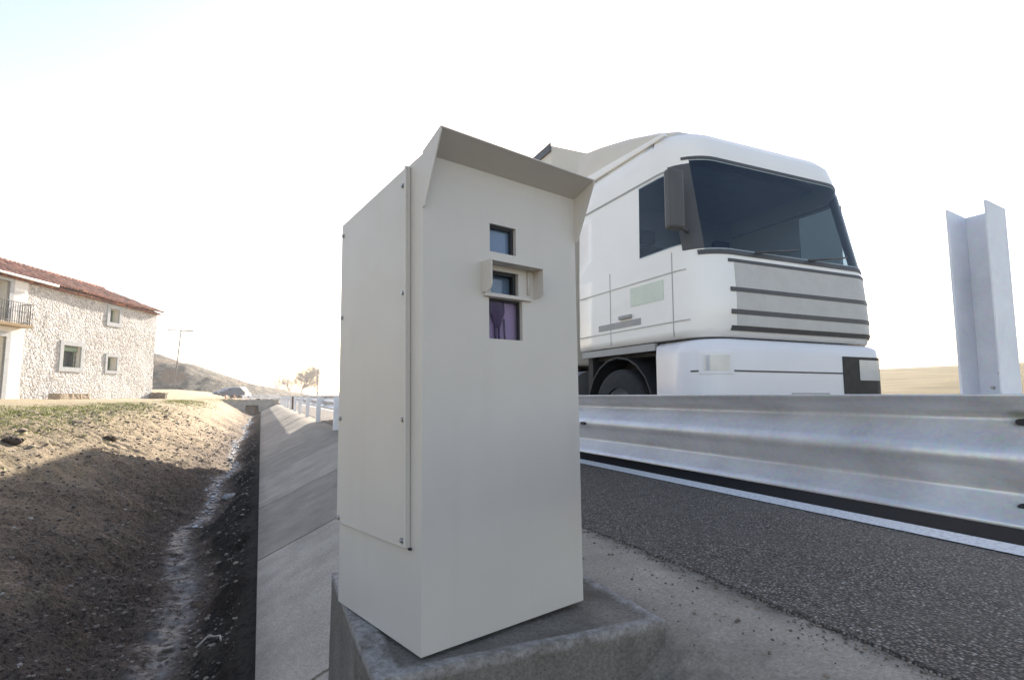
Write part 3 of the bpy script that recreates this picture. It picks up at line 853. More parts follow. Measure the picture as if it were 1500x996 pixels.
for y in (-7.5, -3.5, 4.5, 8.5, 12.5, 16.6, 20.6, 24.6, 28.6, 32.6, 36.6, 40.6, 44.6, 48.6):
    if pm is None:
        mb = MB()
        mb.box(-0.165, -0.159, -0.05, 0.05, -0.35, 0.715); mb.box(-0.1587, -0.05, -0.05, -0.044, -0.35, 0.715); mb.box(-0.1587, -0.05, 0.044, 0.05, -0.35, 0.715)
        mb.box(-0.0497, -0.004, -0.03, 0.03, 0.50, 0.69)
        pm = mb.build("post", M_POSTW, rail); o = pm
    else:
        o = pm.copy(); COL.objects.link(o); o.parent = rail
    o.location = (0, y, 0)

# tall channel post rising behind the rail
tp = empty("channel_post", (1.785, 0.812, 0.0), 0, "pale galvanised steel channel post standing up above the guard rail at the right", "post")
tp.rotation_euler = (0, 0, 0)
mb = MB()
tz_, w2 = 1.228, 0.0475
mb.box(0.0, 0.006, -w2, w2, 0.45, tz_)
for s in (-1, 1):
    y0, y1 = sorted((s*w2, s*(w2-0.006)))
    mb.hexa([(-0.085, y0, 0.45), (-0.0004, y0, 0.45), (-0.0004, y1, 0.45), (-0.085, y1, 0.45)], [(-0.085, y0, tz_+0.012), (-0.0004, y0, tz_), (-0.0004, y1, tz_), (-0.085, y1, tz_+0.012)])
mb.build("channel", M_POST, tp, bevel=0.0015)
for yy, zz in ((-0.030, 0.752), (0.012, 0.752), (-0.008, 0.790)):
    MB().tube((-0.0003, yy, zz), (-0.006, yy, zz), 0.0045, 0.004, 10).build("bolt", M_BOLT, tp)

# ------------------------------------------------------------------ lorry
NF = 7
def rrect(yf, yb, xh, r, nc=9, inset=0.0, ysplit=()):
    """outline from rear near corner, along the near side, round the front, back along the far side. near side x=-xh"""
    xh = xh - inset; pts = []
    ylist = [yb] + sorted([y for y in ysplit], reverse=True)
    for y in ylist: pts.append((-xh, y))
    for k in range(nc + 1):
        a = math.pi/2 * k / nc
        pts.append((-xh + r - r*math.cos(a), yf + r - r*math.sin(a)))
    for k in range(1, NF + 1):
        pts.append((-xh + r + (2*xh - 2*r) * k / (NF + 1), yf))
    for k in range(1, nc + 2):
        a = math.pi/2 * (k-1) / nc
        pts.append((xh - r + r*math.sin(a), yf + r - r*math.cos(a)))
    for y in reversed(ylist): pts.append((xh, y))
    return pts
YS = (1.85, 1.45, 0.95, 0.76)
levels = [  # z, yfront, yback, halfwidth, radius
    (1.245, 0.04, 2.18, 1.245, 0.34), (1.33, 0.00, 2.18, 1.25, 0.36), (1.60, 0.00, 2.18, 1.25, 0.37), (1.97, 0.03, 2.18, 1.25, 0.38),
    (2.06, 0.05, 2.18, 1.25, 0.39), (2.35, 0.11, 2.18, 1.245, 0.40), (2.70, 0.18, 2.18, 1.24, 0.41), (3.04, 0.25, 2.18, 1.235, 0.42),
    (3.14, 0.27, 2.18, 1.23, 0.42), (3.28, 0.31, 2.18, 1.21, 0.42), (3.38, 0.40, 2.17, 1.16, 0.40), (3.43, 0.56, 2.15, 1.05, 0.34)]
def lev(z):
    out = []
    for k in range(1, 5):
        out.append(float(np.interp(z, [l[0] for l in levels], [l[k] for l in levels])))
    return out
def ring(z, grow=0.0):
    yf, yb, xh, r = lev(z)
    pts = rrect(yf, yb, xh, r, 9, 0, YS)
    if grow:
        q = []
        for i, p in enumerate(pts):
            a = pts[max(0, i-1)]; b = pts[min(len(pts)-1, i+1)]
            tx, ty = b[0]-a[0], b[1]-a[1]; l = math.hypot(tx, ty)
            q.append((p[0] + ty/l*(-grow) * -1 * -1, p[1] + tx/l*grow * -1)) if False else q.append((p[0] + grow*(ty/l), p[1] - grow*(tx/l)))
        pts = q
    return [(x, y, z) for x, y in pts]
def patch(z0, z1, i0, i1, grow, nz=6):
    mb = MB(); mb.grid([ring(z0 + (z1-z0)*k/nz, grow)[i0:i1+1] for k in range(nz+1)]); return mb

def solid(o, th, off=-1):
    m = o.modifiers.new("solid", 'SOLIDIFY'); m.thickness = th; m.offset = off
    e_ = o.modifiers.new("split", 'EDGE_SPLIT'); e_.split_angle = rad(38); return o

def make_wheel(parent, x, y, r=0.5, w=0.30, side=-1):
    mb = MB(); n = 28
    prof_ = [(0.29, 0.0), (0.44, 0.0), (0.49, 0.02), (0.5, 0.05), (0.5, w-0.05), (0.49, w-0.02), (0.44, w), (0.29, w)]
    rows = []
    for pr, pw in prof_:
        rr = pr / 0.5 * r
        rows.append([(x + side*(-pw) if side > 0 else x + pw, y + rr*math.cos(2*math.pi*i/n), r + rr*math.sin(2*math.pi*i/n)) for i in range(n)])
    mb.grid(rows, True, True)
    o = mb.build("wheel", M_TYRE, parent)
    mb = MB(); rows = []
    for pr, pw in [(0.29, 0.03), (0.27, 0.05), (0.25, 0.10), (0.14, 0.11), (0.12, 0.04), (0.02, 0.03)]:
        rr = pr / 0.5 * r
        rows.append([(x + (side*(-pw) if side > 0 else pw), y + rr*math.cos(2*math.pi*i/n), r + rr*math.sin(2*math.pi*i/n)) for i in range(n)])
    mb.grid(rows, True, True); mb.build("rim", M_RIMST, o)
    return o

def make_lorry():
    root = empty("lorry", (0, 0, 0), 0)
    # cab shell
    nS = 1 + len(YS)
    i_c0 = nS; i_c1 = nS + 9; i_d0 = nS + 10 + NF; i_d1 = i_d0 + 9
    NP = i_d1 + nS + 1
    SIDE_ = ((3, i_c0 + 2), (NP - 1 - (i_c0 + 2), NP - 1 - 3))
    zz_ = sorted(set([l[0] for l in levels] + [2.09, 2.16, 2.92, 3.03]))
    mb = MB()
    for z0, z1 in zip(zz_[:-1], zz_[1:]):
        r0, r1 = ring(z0), ring(z1); zm = (z0 + z1)/2
        for i in range(NP - 1):
            if 2.09 < zm < 3.03 and i_c0 + 5 <= i < i_d1 - 5: continue
            if 2.16 < zm < 2.92 and any(a <= i < b for a, b in SIDE_): continue
            mb.add([r0[i], r0[i+1], r1[i+1], r1[i]], [(0, 1, 2, 3)], True)
    top = ring(levels[-1][0]); mb.add(top, [tuple(range(len(top)))])
    bot = ring(levels[0][0]); mb.add(bot, [tuple(range(len(bot)))])
    # back wall
    n_ = len(top); b_l = [ring(l[0])[0] for l in levels]; b_r = [ring(l[0])[-1] for l in levels]
    mb.grid([[a, b] for a, b in zip(b_l, b_r)], False)
    cabo = mb.build("cab", M_WHITE, root)
    # windscreen, side windows
    ws_ = solid(patch(2.08, 3.04, i_c0 + 5, i_d1 - 5, 0.006).build("windscreen", M_GWIN, cabo), 0.012)
    solid(patch(2.03, 2.075, i_c0 + 4, i_d1 - 4, 0.012, 1).build("wiper_cowl", M_TRIM, cabo), 0.02)
    solid(patch(3.045, 3.075, i_c0 + 4, i_d1 - 4, 0.008, 1).build("window_seal", M_TRIM, cabo), 0.012)
    # dark sun visor over the screen
    for (p, q) in SIDE_:
        solid(patch(2.15, 2.93, p, q, 0.004).build("side_window", M_GWIN, cabo), 0.008)
    for q in ((i_c0 + 2, i_c0 + 5), (i_d1 - 5, i_d1 - 2)):
        solid(patch(2.09, 3.00, q[0], q[1], 0.0055).build("window_pillar", M_TRIM, cabo), 0.010)
    for xx in (-0.62, 0.12):
        MB().tube((xx, -0.0, 2.06), (xx + 0.62, 0.02, 2.16), 0.012, 0.008, 6).build("wiper", M_TRIM, ws_)
    # inside the cab
    mb = MB(); mb.hexa([(-1.12, 0.32, 1.75), (1.12, 0.32, 1.75), (1.12, 0.85, 1.75), (-1.12, 0.85, 1.75)], [(-1.05, 0.36, 2.10), (1.05, 0.36, 2.10), (1.12, 0.80, 2.16), (-1.12, 0.80, 2.16)])
    mb.build("dashboard", M_MINT, cabo, bevel=0.03)
    MB().box(-1.15, 1.15, 1.95, 2.0, 1.4, 3.2).build("rear_curtain", M_CURTAIN, cabo)
    MB().box(-1.05, 1.05, 0.62, 1.94, 3.12, 3.16).build("headliner", M_CURTAIN, cabo)
    for xx in (-0.62, 0.62):
        mb = MB(); mb.hexa([(xx-.25, 1.35, 1.75), (xx+.25, 1.35, 1.75), (xx+.25, 1.55, 1.75), (xx-.25, 1.55, 1.75)], [(xx-.21, 1.55, 2.52), (xx+.21, 1.55, 2.52), (xx+.21, 1.68, 2.52), (xx-.21, 1.68, 2.52)])
        mb.box(xx-.25, xx+.25, 0.95, 1.35, 1.7, 1.85)
        st = mb.build("seat", M_RUBBER, cabo, bevel=0.03)
        MB().box(xx-.13, xx+.13, 1.60, 1.70, 2.56, 2.74).build("headrest", M_RUBBER, st, bevel=0.03)
    mb = MB(); n_s = 20
    pts = [Vector((0.62 + 0.23*math.cos(2*math.pi*k/n_s), 0.93 + 0.13*math.sin(2*math.pi*k/n_s), 2.18 + 0.19*math.sin(2*math.pi*k/n_s))) for k in range(n_s + 1)]
    mb.path(pts, 0.018, 6); mb.tube((0.40, 0.93, 2.18), (0.84, 0.93, 2.18), 0.02); mb.build("steering_wheel", M_RUBBER, cabo)
    # horizontal lines on the cab sides
    for z0, z1, m in ((2.95, 2.972, M_GREYTRIM), (1.897, 1.908, M_SEAM), (1.408, 1.420, M_SEAM)):
        solid(patch(z0, z1, 0, nS + 2, 0.006, 1).build("side_trim", m, cabo), 0.008)
        solid(patch(z0, z1, n_ - 1 - nS - 2, n_ - 1, 0.006, 1).build("side_trim", m, cabo), 0.008)
    # door shut lines and handle and decal, both sides
    for s in (-1, 1):
        x0 = s * 1.2515
        for yy in (0.44, 1.50):
            MB().box(min(x0, x0 + s*0.002), max(x0, x0 + s*0.002), yy, yy+0.010, 1.27, 2.10).build("door_gap", M_GREYTRIM, cabo)
        MB().box(min(x0, x0+s*0.03), max(x0, x0+s*0.03), 1.10, 1.32, 1.54, 1.58).build("door_handle", M_GREYTRIM, cabo, bevel=0.006)
        mb = MB(); mb.box(min(x0, x0+s*0.003), max(x0, x0+s*0.003), 0.58, 1.12, 1.66, 1.86); mb.build("door_emblem", M_PALEGREEN, cabo)
        MB().box(min(x0, x0+s*0.003), max(x0, x0+s*0.003), 0.95, 1.75, 1.45, 1.52).build("rubbing_strip", M_GREYTRIM, cabo)
        if s > 0: continue
        # mirror
        MB().tube((s*1.24, 0.22, 2.25), (s*1.36, 0.20, 2.28), 0.018).build("mirror_arm", M_TRIM, cabo)
        ao = MB().tube((s*1.22, 0.30, 2.82), (s*1.36, 0.22, 2.80), 0.018).build("mirror_arm", M_TRIM, cabo)
        MB().box(min(s*1.33, s*1.50), max(s*1.33, s*1.50), 0.14, 0.25, 2.24, 2.82).build("mirror", M_TRIM, ao, bevel=0.03)
    # grille slats wrapped round the front
    for z0, z1 in ((1.955, 1.985), (1.67, 1.71), (1.455, 1.50), (1.30, 1.345)):
        solid(patch(z0, z1, i_c0 + 8, i_d1 - 1, 0.010, 1).build("grille_slat", M_TRIM, cabo), 0.02)
    solid(patch(1.35, 1.95, i_c0 + 9, i_d0 + 5, 0.005, 3).build("grille_panel", M_GRILLE, cabo), 0.01)
    # bumper below the body, rounded corners
    mb = MB(); rws = []
    for z, g in ((0.40, -0.06), (0.45, -0.01), (0.55, 0.0), (1.10, 0.0), (1.19, -0.01), (1.225, -0.06)):
        pts = rrect(-0.03 - g, 0.72, 1.25 + g, 0.26, 9, 0, ())
        rws.append([(x, y, z) for x, y in pts])
    mb.grid(rws); mb.add(rws[0], [tuple(range(len(rws[0])))]); mb.add(rws[-1], [tuple(range(len(rws[-1])))])
    mb.grid([[r[0], r[-1]] for r in rws], False)
    bump = mb.build("bumper", M_LAV, root)
    def bpatch(z0, z1, i0, i1, grow):
        pts = rrect(-0.03 - grow, 0.72, 1.25 + grow, 0.26 + grow, 9, 0, ())[i0:i1+1]
        m_ = MB(); m_.grid([[(x, y, z0) for x, y in pts], [(x, y, z1) for x, y in pts]]); return m_
    solid(bpatch(0.56, 0.575, 1, 20 + NF, 0.004).build("bumper_line", M_TRIM, bump), 0.006)
    solid(bpatch(0.92, 0.935, 1, 20 + NF, 0.004).build("bumper_line", M_TRIM, bump), 0.006)
    for i0, i1, sx in ((3, 8, -1), (16, 21, 1)):
        hs = solid(bpatch(0.90 if sx < 0 else 0.70, 1.10, i0, i1 + 2 if sx < 0 else i1, 0.008).build("headlamp", M_CHAS if sx > 0 else M_LAV, bump), 0.02)
        solid(bpatch(0.93 if sx < 0 else 0.86, 1.07, i0 + 1, i1 + (1 if sx < 0 else -1), 0.012).build("lamp_lens", M_LAMP, hs), 0.006)
    MB().box(-0.26, 0.26, -0.045, -0.033, 0.62, 0.73).build("number_plate", M_GREYTRIM, bump)
    # roof air deflector
    mb = MB(); rows = []
    for y, z, xh in ((0.60, 3.44, 1.0), (0.68, 3.52, 1.03), (0.95, 3.62, 1.08), (1.4, 3.74, 1.13), (1.9, 3.85, 1.16), (2.3, 3.92, 1.17)):
        rows.append([(-xh, y+.04, 3.42), (-xh, y+.02, (3.42*.35 + z*.65)), (-xh+0.03, y, z-0.05), (-xh+0.13, y, z)] + [(xh*k, y, z + 0.03*(1-k*k)) for k in (-0.6, -0.3, 0, 0.3, 0.6)] + [(xh-0.13, y, z), (xh-0.03, y, z-0.05), (xh, y+.02, (3.42*.35 + z*.65)), (xh, y+.04, 3.42)])
    mb.grid(rows); solid(mb.build("roof_deflector", M_TRAIL, root), 0.02)
    # roof rail along the cab
    for s in (-1, 1):
        MB().hexa([(s*1.17-.02, .55, 3.36), (s*1.17+.02, .55, 3.36), (s*1.2+.02, 2.15, 3.36), (s*1.2-.02, 2.15, 3.36)], [(s*1.17-.02, .6, 3.41), (s*1.17+.02, .6, 3.41), (s*1.2+.02, 2.15, 3.47), (s*1.2-.02, 2.15, 3.47)]).build("roof_edge", M_WHITE, root, bevel=0.01)
    # chassis, wheel arches, tank
    mb = MB(); mb.box(-0.45, 0.45, 0.5, 6.6, 0.62, 0.92); mb.box(-1.1, 1.1, 0.74, 2.18, 1.12, 1.24); mb.box(-1.18, 1.18, 2.0, 2.1, 0.5, 1.2)
    mb.box(-0.9, 0.9, 0.78, 2.0, 0.75, 1.10)
    mb.build("chassis", M_CHAS, root)
    for s in (-1, 1):
        mb = MB(); rows = []
        for k in range(11):
            a = math.pi * k / 10
            rows.append([(s*0.86, 1.42 - 0.62*math.cos(a), 0.56 + 0.58*math.sin(a)), (s*1.235, 1.42 - 0.62*math.cos(a), 0.56 + 0.58*math.sin(a))])
        mb.grid(rows); solid(mb.build("mudguard", M_CHAS, root), 0.02)
        mb = MB(); mb.box(min(s*1.2, s*1.24), max(s*1.2, s*1.24), 0.75, 2.15, 1.16, 1.235); mb.build("sill", M_GREYTRIM, root)
        mb = MB(); mb.tube((s*0.9, 2.5, 0.72), (s*0.9, 3.7, 0.72), 0.31, 0.31, 20); mb.build("fuel_tank", M_RIMST, root)
    for s in (-1, 1):
        make_wheel(root, s*1.23, 1.42, 0.5, 0.30, s)
        make_wheel(root, s*1.23, 5.0, 0.5, 0.55, s)
        for yy in (11.2, 12.5, 13.8): make_wheel(root, s*1.23, yy, 0.5, 0.34, s)
    # trailer box
    TZ0, TZ1, T0, T1 = 1.12, 4.27, 2.92, 16.55
    tb = MB().box(-1.25, 1.25, T0, T1, TZ0, TZ1).build("trailer", M_TRAIL, root, bevel=0.03)
    mb = MB()
    for s in (-1, 1):
        x0, x1 = sorted((s*1.2505, s*1.272)); mb.box(x0, x1, T0-0.02, T1, TZ1-0.11, TZ1+0.015); mb.box(x0, x1, T0-0.02, T1, TZ0-0.02, TZ0+0.12)
    mb.build("edge_rail", M_TRIM, tb)
    for yy in np.arange(T0+0.6, T1, 1.24):
        for s in (-1, 1):
            x0, x1 = sorted((s*1.2505, s*1.262)); MB().box(x0, x1, yy, yy+0.04, TZ0+0.13, TZ1-0.12).build("side_rib", M_TRAIL, tb)
    mb = MB(); mb.box(-0.5, 0.5, 3.4, T1-0.3, 0.82, 1.115); mb.build("trailer_frame", M_CHAS, tb)
    for s in (-1, 1):
        mb = MB(); mb.box(s*0.75-0.06, s*0.75+0.06, 6.9, 7.05, 0.25, 0.85); mb.box(s*0.75-0.15, s*0.75+0.15, 6.85, 7.1, 0.2, 0.25)
        mb.build("landing_leg", M_CHAS, tb)
    mb = MB(); mb.box(-1.2, 1.2, T1-0.15, T1-0.05, 0.5, 0.62); mb.box(-0.7, -0.6, T1-0.15, T1-0.06, 0.62, 0.82); mb.box(0.6, 0.7, T1-0.15, T1-0.06, 0.62, 0.82)
    mb.build("rear_bumper", M_CHAS, tb)
    return root
lorry = make_lorry()
lorry.location = (3.62 + 1.25, 3.76, 0.03)
tag(lorry, "white articulated lorry coming towards us on the road just beyond the guard rail", "lorry", "lorries passing on the road")
shade_lorry = copy_tree(lorry)  # added lorry, out of sight, keeps the sun off the near road
shade_lorry.location = (7.35 + 1.25, 6.7 + 16.55, 0.03); shade_lorry.rotation_euler = (0, 0, math.pi)
tag(shade_lorry, "unseen lorry added in the far lane behind the white lorry to shade the near road", "lorry", "lorries passing on the road")

# ------------------------------------------------------------------ farmhouse
HA = YAW - rad(3.0)
house = empty("farmhouse", (-6.75, 44.37, 0.45), 0, "old two storey farmhouse of whitewashed rubble stone with a red tiled roof", "house")
# local frame : x along the front wall towards the camera, y outwards (to the road side), z up
hx = Vector((-math.sin(HA), -math.cos(HA), 0)); hy = Vector((math.cos(HA), -math.sin(HA), 0))
house.rotation_euler = (0, 0, math.atan2(hx.y, hx.x))
# with x = hx, local y = z cross x
ly = Vector((0, 0, 1)).cross(hx)
SG = 1 if ly.dot(hy) > 0 else -1     # outwards sign
al = lambda a: 37.65 - a             # distance along from the camera -> local x
zl = lambda z: z - 0.45
LEN, DEP, EAVE = 18.5, 7.6, 6.0
ops = [  # x0,x1,z0,z1 openings
    ("low_window", al(30.72), al(29.42), zl(2.28), zl(3.45)),
    ("top_window", al(33.72), al(32.87), zl(5.15), zl(5.98)),
    ("small_window", al(33.80), al(32.93), zl(2.25), zl(3.08)),
    ("lower_door", al(25.75), al(23.5), -0.3, zl(3.50)),
    ("balcony_door", al(25.70), al(24.2), zl(4.25), zl(6.12)),
]
xsW = sorted(set([0, LEN] + [v for o in ops for v in o[1:3]])); zsW = sorted(set([-1.2, EAVE] + [v for o in ops for v in o[3:5]]))
mb = MB()
def wall_cell(x0, x1, z0, z1):
    nx = max(1, int((x1-x0)/0.12)); nz = max(1, int((z1-z0)/0.12))
    mb.grid([[(x0+(x1-x0)*i/nx, SG*(float(fbm((x0+(x1-x0)*i/nx)*1.2, (z0+(z1-z0)*k/nz)*1.2, 3, 141))*0.05 + float(fbm((x0+(x1-x0)*i/nx)*4.5, (z0+(z1-z0)*k/nz)*4.5, 3, 145))*0.022), z0+(z1-z0)*k/nz) for i in range(nx+1)] for k in range(nz+1)], False)
for i in range(len(xsW)-1):
    for j in range(len(zsW)-1):
        cx_, cz_ = (xsW[i]+xsW[i+1])/2, (zsW[j]+zsW[j+1])/2
        if any(o[1] < cx_ < o[2] and o[3] < cz_ < o[4] for o in ops): continue
        wall_cell(xsW[i], xsW[i+1], zsW[j], zsW[j+1])
# gable at far end (x=0), back, near end
g0 = [(0, 0.0, -1.2), (0, -SG*DEP, -1.2), (0, -SG*DEP, EAVE), (0, -SG*DEP/2, EAVE + DEP/2*0.41), (0, 0, EAVE)]
mb.add(g0, [(0,1,2,3,4)]); mb.add([(LEN, p[1], p[2]) for p in g0], [(0,1,2,3,4)])
mb.add([(0, -SG*DEP, -1.2), (LEN, -SG*DEP, -1.2), (LEN, -SG*DEP, EAVE), (0, -SG*DEP, EAVE)], [(0,1,2,3)])
hw = mb.build("wall", M_RUBBLE, house)
# plastered bay round the doors
mb = MB()
bx0, bx1 = al(26.75), al(21.0)
cells_x = sorted(set([bx0, bx1, ops[3][1], ops[3][2], ops[4][1], ops[4][2]])); cells_z = sorted(set([-0.6, EAVE-0.05, ops[3][4], ops[4][3], ops[4][4]]))
for i in range(len(cells_x)-1):
    for j in range(len(cells_z)-1):
        cx_, cz_ = (cells_x[i]+cells_x[i+1])/2, (cells_z[j]+cells_z[j+1])/2
        if any(o[1] < cx_ < o[2] and o[3] < cz_ < o[4] for o in ops[3:]): continue
        y0, y1 = sorted((SG*-0.02, SG*0.075)); mb.box(cells_x[i], cells_x[i+1], y0, y1, cells_z[j], cells_z[j+1])
mb.build("plastered_bay", M_PLASTER, house)
def ybox(mb, x0, x1, ya, yb, z0, z1):
    y0, y1 = sorted((SG*ya, SG*yb)); mb.box(x0, x1, y0, y1, z0, z1)
for nm, x0, x1, z0, z1 in ops:
    dep = 0.42
    # painted band round the opening
    bd = 0.24 if nm != "small_window" else 0.17
    mb = MB()
    yo = 0.10 if "door" in nm else 0.05
    ybox(mb, x0-bd, x0, -0.05, yo, z0-(0 if "door" in nm else bd), z1+bd); ybox(mb, x1, x1+bd, -0.05, yo, z0-(0 if "door" in nm else bd), z1+bd)
    ybox(mb, x0, x1, -0.05, yo, z1, z1+bd)
    if "door" not in nm: ybox(mb, x0, x1, -0.05, yo, z0-bd, z0)
    kind_ = "door" if "door" in nm else "window"
    root_ = mb.build(kind_, M_SURR, house)
    mb = MB()
    mb.add([(x0, SG*-0.02, z0), (x0, -SG*dep, z0), (x0, -SG*dep, z1), (x0, SG*-0.02, z1)], [(0,1,2,3)])
    mb.add([(x1, SG*-0.02, z0), (x1, -SG*dep, z0), (x1, -SG*dep, z1), (x1, SG*-0.02, z1)], [(0,1,2,3)])
    mb.add([(x0, SG*-0.02, z1), (x1, SG*-0.02, z1), (x1, -SG*dep, z1), (x0, -SG*dep, z1)], [(0,1,2,3)])
    mb.add([(x0, SG*-0.02, z0), (x1, SG*-0.02, z0), (x1, -SG*dep, z0), (x0, -SG*dep, z0)], [(0,1,2,3)])
    mb.build("reveal", M_REVEAL, root_)
    mb = MB()
    if kind_ == "window":
        ybox(mb, x0, x1, -dep-0.02, -dep+0.01, z0, z1); mb.build("pane", M_PANE, root_)
        mb = MB(); fw = 0.07
        ybox(mb, x0, x0+fw, -dep+0.011, -dep+0.06, z0, z1); ybox(mb, x1-fw, x1, -dep+0.011, -dep+0.06, z0, z1)
        ybox(mb, x0+fw, x1-fw, -dep+0.011, -dep+0.06, z1-fw, z1); ybox(mb, x0+fw, x1-fw, -dep+0.011, -dep+0.06, z0, z0+fw)
        ybox(mb, (x0+x1)/2-0.03, (x0+x1)/2+0.03, -dep+0.011, -dep+0.055, z0+fw, z1-fw)
        mb.build("frame", M_GREEN, root_)
        if nm == "low_window":
            mb = MB(); ybox(mb, x0+0.02, x1-0.02, -dep+0.07, -dep+0.30, z1-0.30, z1-0.05); mb.build("rolled_blind", M_GREEN, root_, bevel=0.05)
            mb = MB()
            for q in np.linspace(x0+0.1, x1-0.1, 8): mb.tube((q, SG*-0.2, z0), (q, SG*-0.2, z1-0.3), 0.012, 0.012, 5)
            for q in (0.3, 0.6): mb.tube((x0, SG*-0.2, z0+q), (x1, SG*-0.2, z0+q), 0.012, 0.012, 5)
            mb.build("grating", M_IRON, root_)
    else:
        ybox(mb, x0, x1, -dep-0.03, -dep+0.02, z0, z1); mb.build("door_leaf", M_GREYDOOR, root_)
        mb = MB()
        for q in np.linspace(x0+0.08, x1-0.08, 9): ybox(mb, q-0.012, q+0.012, -dep+0.021, -dep+0.035, z0+0.1, z1-0.1)
        mb.build("batten", M_GREYDOOR, root_)
# balcony
bal = MB(); ybox(bal, al(26.55), al(22.4), 0.077, 0.62, zl(3.98), zl(4.12))
bo = bal.build("balcony", M_OCHRE, house)
mb = MB(); A_, B_, yo_ = al(26.5), al(22.5), 0.58
for zz in (zl(4.22), zl(5.12)):
    mb.tube((A_, SG*yo_, zz), (B_, SG*yo_, zz), 0.022, 0.022, 6); mb.tube((A_, SG*0.08, zz), (A_, SG*yo_, zz), 0.022, 0.022, 6)
for q in np.arange(A_, B_, 0.125):
    mb.tube((q, SG*yo_, zl(4.1)), (q, SG*yo_, zl(5.12)), 0.012, 0.012, 5)
    mb.tube((q, SG*yo_, zl(4.62)), (q+0.05, SG*yo_, zl(4.72)), 0.011, 0.011, 4)
for q in np.arange(0.1, yo_, 0.12): mb.tube((A_, SG*q, zl(4.1)), (A_, SG*q, zl(5.12)), 0.012, 0.012, 5)
mb.build("railing", M_IRON, bo)
# roof : real corrugated tiles
PITCHR = 0.41
mb = MB(); rows = []
nxr = 620; nyr = 20
for k in range(nyr+1):
    row = []
    q = k / nyr
    yv = 0.34 - q * (DEP/2 + 0.34)
    stepz = 0.05 * (1 - ((q * 14) % 1.0))
    for i in range(nxr+1):
        x = -0.25 + (LEN + 0.4) * i / nxr
        ph = x / 0.235 * 2*math.pi
        sag = 0.14*float(vn(x*0.25, q*2, 151)) + 0.03*float(vn(x*4.2, q*14, 155))
        row.append((x, SG*yv, EAVE + 0.10 + (0.34 - yv)*PITCHR - 0.16 + 0.085*abs(math.sin(ph/2)) + stepz - sag*0.8))
    rows.append(row)
mb.grid(rows, False)
rows = [[(x, -SG*(DEP/2 + q*(DEP/2+0.3)), EAVE - 0.06 + (DEP/2+0.34)*PITCHR - q*(DEP/2+0.3)*PITCHR + 0.05*abs(math.sin(x/0.235*math.pi))) for x in np.linspace(-0.25, LEN+0.15, 200)] for q in (0, 0.5, 1)]
mb.grid(rows, False)
ro_ = mb.build("roof", M_TILE, house); solid(ro_, 0.05)
mb = MB(); rr_ = []
for i in range(60):
    x = -0.2 + (LEN+0.3)*i/60
    mb.tube((x, -SG*DEP/2, EAVE + (DEP/2+0.34)*PITCHR - 0.05 + 0.02*random.random()), (x+0.33, -SG*DEP/2, EAVE + (DEP/2+0.34)*PITCHR - 0.03 + 0.02*random.random()), 0.12, 0.10, 8)
mb.build("ridge_tile", M_TILE, ro_)
# eaves course and verge
mb = MB(); ybox(mb, -0.1, LEN, 0.0, 0.22, EAVE-0.19, EAVE-0.085); mb.build("eaves_course", M_TILE, ro_)
mb = MB(); mb.tube((al(28.2), SG*0.40, EAVE-0.06), (LEN, SG*0.40, EAVE-0.06), 0.06, 0.06, 8); mb.build("gutter", M_GUTTER, ro_)

def world_from_house(x, yout, z):
    return Vector(house.location) + hx*x + hy*yout + Vector((0, 0, z))
# stone bench by the wall
p = world_from_house(al(29.4), 0.55, 0)
bn = MB(); rough_box(bn, -1.1, 1.1, -0.3, 0.3, -0.2, 0.34, 0.05, 161, 0.1)
o = bn.build("stone_bench", plain("bench_stone", (0.34, 0.27, 0.19), 0.95, var=0.2, bump=0.03, bscale=8)); o.location = (p.x, p.y, 0.52); o.rotation_euler = (0, 0, math.atan2(hx.y, hx.x))
tag(o, "rough brown stone bench at the foot of the farmhouse wall", "bench")
p = world_from_house(-0.2, 0.35, 0)
bn = MB(); rough_box(bn, -0.45, 0.45, -0.35, 0.35, -0.2, 0.45, 0.16, 171, 0.1)
o = bn.build("boulder", plain("boulder_stone", (0.25, 0.20, 0.15), 0.95, var=0.2, bump=0.03, bscale=8)); o.location = (p.x, p.y, 0.5); tag(o, "brown boulder at the far bottom corner of the farmhouse", "boulder")

# ------------------------------------------------------------------ utility pole
bp, bz = ray_at(256, 556, 84)
gp = empty("utility_pole", (bp.x, bp.y, 1.2), 0, "thin leaning wooden utility pole with one crossarm on the hillside", "utility pole")
tpnt, tzz = ray_at(262, 483.5, 84)
dx, dy, dz = tpnt.x - bp.x, tpnt.y - bp.y, tzz - 1.2
MB().tube((0, 0, -0.6), (dx, dy, dz), 0.12, 0.09, 8).build("pole", M_WOODPOLE, gp)
rt = Vector((math.cos(YAW), -math.sin(YAW), 0))
MB().tube((dx - rt.x*2.0, dy - rt.y*2.0, dz), (dx + rt.x*1.85, dy + rt.y*1.85, dz - 0.12), 0.10, 0.10, 6).build("crossarm", M_WOODPOLE, gp)
mb = MB()
for q in (-1.9, -1.0, -0.05, 0.9, 1.75): mb.tube((dx + rt.x*q, dy + rt.y*q, dz+0.02), (dx + rt.x*q, dy + rt.y*q, dz+0.28), 0.06, 0.045, 6)
mb.build("insulator", M_POSTW, gp)

